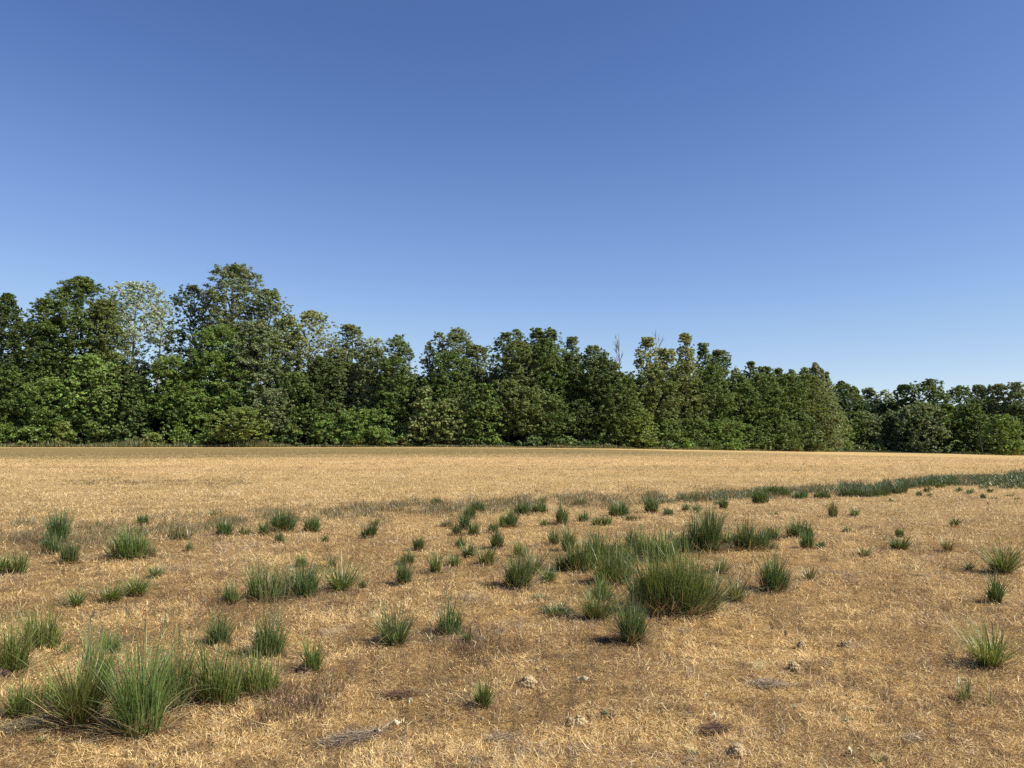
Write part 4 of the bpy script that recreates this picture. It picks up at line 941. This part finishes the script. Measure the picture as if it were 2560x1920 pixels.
for i, (rg, a, yt, hw, yb, row, pf, pal, dn, lb) in enumerate(TR):
    u, vt = QF[rg](a, yt); _, vb = QF[rg](a, yb); kw = {}
    if 'silvery' in lb and 'white trunk' in lb: kw = dict(bark=M_PALEBARK, limbs=34, cs=.8, name='silver_tree')
    elif pal == 'pale': kw = dict(bark=M_PALEBARK, limbs=18, cs=.8)
    elif 'cedar' in lb or 'conifer' in lb: kw = dict(needle=True, squash=.35, name='conifer', cat='conifer', lsize=.17)
    elif 'tiered' in lb or 'layered' in lb or 'flat topped bright' in lb: kw = dict(squash=.32)
    elif dn < .8: kw = dict(limbs=22, cs=.85)
    kw['group'] = 'trees of the wood at the far side of the field'
    if rg == 3 and pf == 'dome' and yt > 430 and a < 1100: vt -= 1.5
    if row <= 2 and i % 3 == 0 and 'conifer' not in lb and 'cedar' not in lb and 'jutting' not in lb: vb -= 9; kw['limbs'] = 14
    tree(i, u, vt, hw * KQ[rg], vb, row, pf, pal, dn, lb, **kw) if pf not in ('spire', 'oval') or hw > 100 else tree(i, u, vt, hw * 1.22 * KQ[rg], vb, row, pf, pal, dn, lb, **kw)
SH = [
 (1, 60, 1120, 90, -1.5, 'bright', 'leafy low shrub at the left edge above the weeds'),
 (1, 240, 1090, 100, -1.5, 'bright', 'wide sunlit shrub second from the left edge'),
 (1, 420, 1110, 80, -1.8, 'ygreen', 'yellow green shrub third from the left edge'),
 (1, 640, 1130, 70, -1.2, 'mid', 'shrub left of the dark cedar foot'),
 (1, 990, 1180, 90, -2, 'ygreen', 'bright shrub right of the dark cedar foot'),
 (1, 1160, 1150, 70, -1.8, 'bright', 'shrub under the black hollow, left one'),
 (1, 1310, 1180, 75, -1.5, 'bright', 'shrub under the black hollow, right one'),
 (1, 1700, 1160, 70, -1.2, 'mid', 'shrub right of the small flat topped tree'),
 (1, 1880, 1130, 90, -1.2, 'mid', 'shrub under the low rounded tree'),
 (1, 2080, 1060, 90, -1.2, 'bright', 'lush shrub right of the low rounded tree'),
 (2, 180, 960, 90, -1.5, 'bright', 'shrub at the left foot of the broad low bright tree'),
 (2, 400, 950, 100, -1.5, 'bright', 'shrub at the right foot of the broad low bright tree'),
 (2, 530, 1000, 60, -1.5, 'brown', 'brownish shrub left of the olive conifers'),
 (2, 930, 990, 80, -1, 'mid', 'shrub between the brownish conifer and the layered tree'),
 (2, 1110, 1000, 70, -1, 'bright', 'shrub below the green layered tree'),
 (2, 1370, 990, 70, -.5, 'mid', 'shrub below the brown flecked tree'),
 (2, 1600, 1010, 80, -.5, 'mid', 'shrub below the shadowed tree'),
 (2, 1800, 1040, 110, -.3, 'brown', 'low brown brush under the very dark wide tree'),
 (2, 2090, 1030, 70, -1, 'mid', 'shrub right of the yellow tinged conifer'),
 (3, 120, 800, 90, -1.5, 'mid', 'shrub under the olive tree right of centre'),
 (3, 250, 790, 70, -1.5, 'bright', 'rounded shrub under the tall thin column'),
 (3, 400, 800, 80, -1.5, 'mid', 'shrub left of the forward tiered tree'),
 (3, 540, 810, 60, -1.5, 'bright', 'shrub right of the forward tiered tree'),
 (3, 690, 800, 80, -1.5, 'mid', 'shrub under the rich green pointed top'),
 (3, 850, 810, 80, -1.5, 'dark', 'shrub left of the jutting corner bush'),
 (3, 1190, 810, 60, 8, 'ygreen', 'sunlit shrub right of the jutting corner'),
 (3, 1340, 820, 70, -1, 'mid', 'shrub below the light feathery tree'),
 (3, 1500, 830, 90, -1, 'dark', 'shrub in the deepest part of the bay'),
 (3, 1700, 825, 100, -1.5, 'dark', 'dark shrub below the big round dark tree'),
 (3, 1870, 825, 90, -1.5, 'mid', 'shrub left of the bright jutting bushy tree'),
]
for i, (rg, a, yt, hw, row, pal, lb) in enumerate(SH):
    u, vt = QF[rg](a, yt); shrub(i, u, vt, hw * KQ[rg], row, pal, lb)
def bare_tree(seed, u, vtop, row, spread, n, label, w=.05):
    rng = np.random.default_rng(seed); D = line(u) + row; x, y, z = at(u, D=D); top = zrow(vtop, D) - z
    root = empty('bare_tree', (x, y, z)); tag(root, label, 'dead tree')
    B = Bag(); B.add(*tube([(0, 0, -.1), (.1, 0, top * .5), (0, 0, top)], [.16, .10, .02], 6)); B.build('trunk', M_DEADWOOD, root)
    B = Bag()
    for k in range(n):
        f = rng.uniform(.55, .93); a = rng.uniform(0, 6.28); L = spread * (1.15 - f) * 2.2 * rng.uniform(.6, 1.1); st = np.array([0, 0, f * top])
        e = st + [math.cos(a) * L, math.sin(a) * L, L * rng.uniform(1.0, 2.0)]; B.add(*tube([st, (st + e) / 2 + [0, 0, -.08 * L], e], [w, w * .7, .02], 4))
        for j in range(3):
            s0 = st + (e - st) * rng.uniform(.4, .9); e2 = s0 + [rng.normal(0, .35), rng.normal(0, .35), rng.uniform(.4, 1.0)]; B.add(*tube([s0, e2], [.028, .014], 4))
    B.build('branch', M_DEADWOOD, root)
bare_tree(1, *Q2(1925, 345), 9, 1.1, 14, 'bare grey dead tree rising above the dark wall right of centre')
bare_tree(2, *Q2(2165, 320), 11, 1.5, 9, 'bare dead twigs sticking out above the pale olive crowned tree', .04)
def leaning_trunk():
    u, v0 = Q3(1965, 860); D = line(u) - 4; x, y, z = at(u, D=D); root = empty('leaning_tree', (x, y, z))
    tag(root, 'bare grey trunk leaning left of the bright bushy tree near the right', 'dead tree')
    top = zrow(Q3(0, 690)[1], D) - z; B = Bag(); B.add(*tube([(0, 0, -.1), (-.5, 0, top * .5), (-.9, 0, top)], [.14, .10, .03], 6))
    B.build('trunk', M_BARK, root)
leaning_trunk()
# the depth of the wood behind the edge trees, and the growth at its foot
def wood_mass():
    rng = np.random.default_rng(3); cs = []
    for k in range(6500):
        u = rng.uniform(-240, 1300); D = line(u) + rng.uniform(7, 30); x, y, z = at(u, D=D)
        tall = np.interp(u, [-240, 150, 260, 300, 330, 400, 600, 800, 840, 1300], [11, 11, 7, 7.5, 12, 9, 9.5, 9.5, 10, 11])
        if 146 < u < 160: tall = 6.5
        cs.append((x, y, z + rng.random() ** .8 * tall))
    cs = np.array(cs)
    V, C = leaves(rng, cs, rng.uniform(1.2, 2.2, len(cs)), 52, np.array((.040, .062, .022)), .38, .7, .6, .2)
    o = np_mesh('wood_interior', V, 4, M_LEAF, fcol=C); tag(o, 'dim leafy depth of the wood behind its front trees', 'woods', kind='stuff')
wood_mass()
def edge_growth():
    rng = np.random.default_rng(8); n = 30000
    u = rng.uniform(-200, 1200, n); D = np.array([line(a) for a in u]) - 3.2 + rng.uniform(-.8, 2.5, n)
    x = (u - 512) / F * D; z = terrain(x, D); k = vnoise(u * .05, D * 0, 5)
    hh = np.where(u < 290, .95, .45) * (.35 + .8 * k) * np.where((u > 150) & (u < 175), .5, 1)
    B = np.stack([x, D, z], -1); pal = [(.12, .14, .05), (.16, .17, .06), (.22, .18, .08), (.09, .12, .04), (.26, .2, .1)]
    V, Fc, C = blades(rng, B, rng.uniform(0, 6.28, n), hh * rng.uniform(.5, 1.2, n), rng.uniform(.04, .08, n), rng.uniform(0, .4, n), rng.uniform(0, .4, n), 2, pick(rng, pal, n), .3)
    o = np_mesh('meadow_grass', V, 4, M_GRASS, faces=Fc, vcol=C); tag(o, 'rank olive grass and weeds along the foot of the wood', 'grass', kind='stuff')
    m = 900; u = rng.uniform(-200, 1200, m); u = u[vnoise(u * .045, u * 0, 12) > .38]; m = len(u); D = np.array([line(a) for a in u]) - 1.5 + rng.uniform(-.8, 3, m)
    x = (u - 512) / F * D; c = np.stack([x, D, terrain(x, D) + rng.uniform(.1, .9, m)], -1)
    V, C = leaves(rng, c, rng.uniform(.35, .8, m), 34, np.array((.07, .115, .03)), .17, .6, .8, .2)
    o = np_mesh('undergrowth', V, 4, M_LEAF, fcol=C); tag(o, 'low leafy undergrowth where the wood meets the field', 'undergrowth', kind='stuff')
edge_growth()
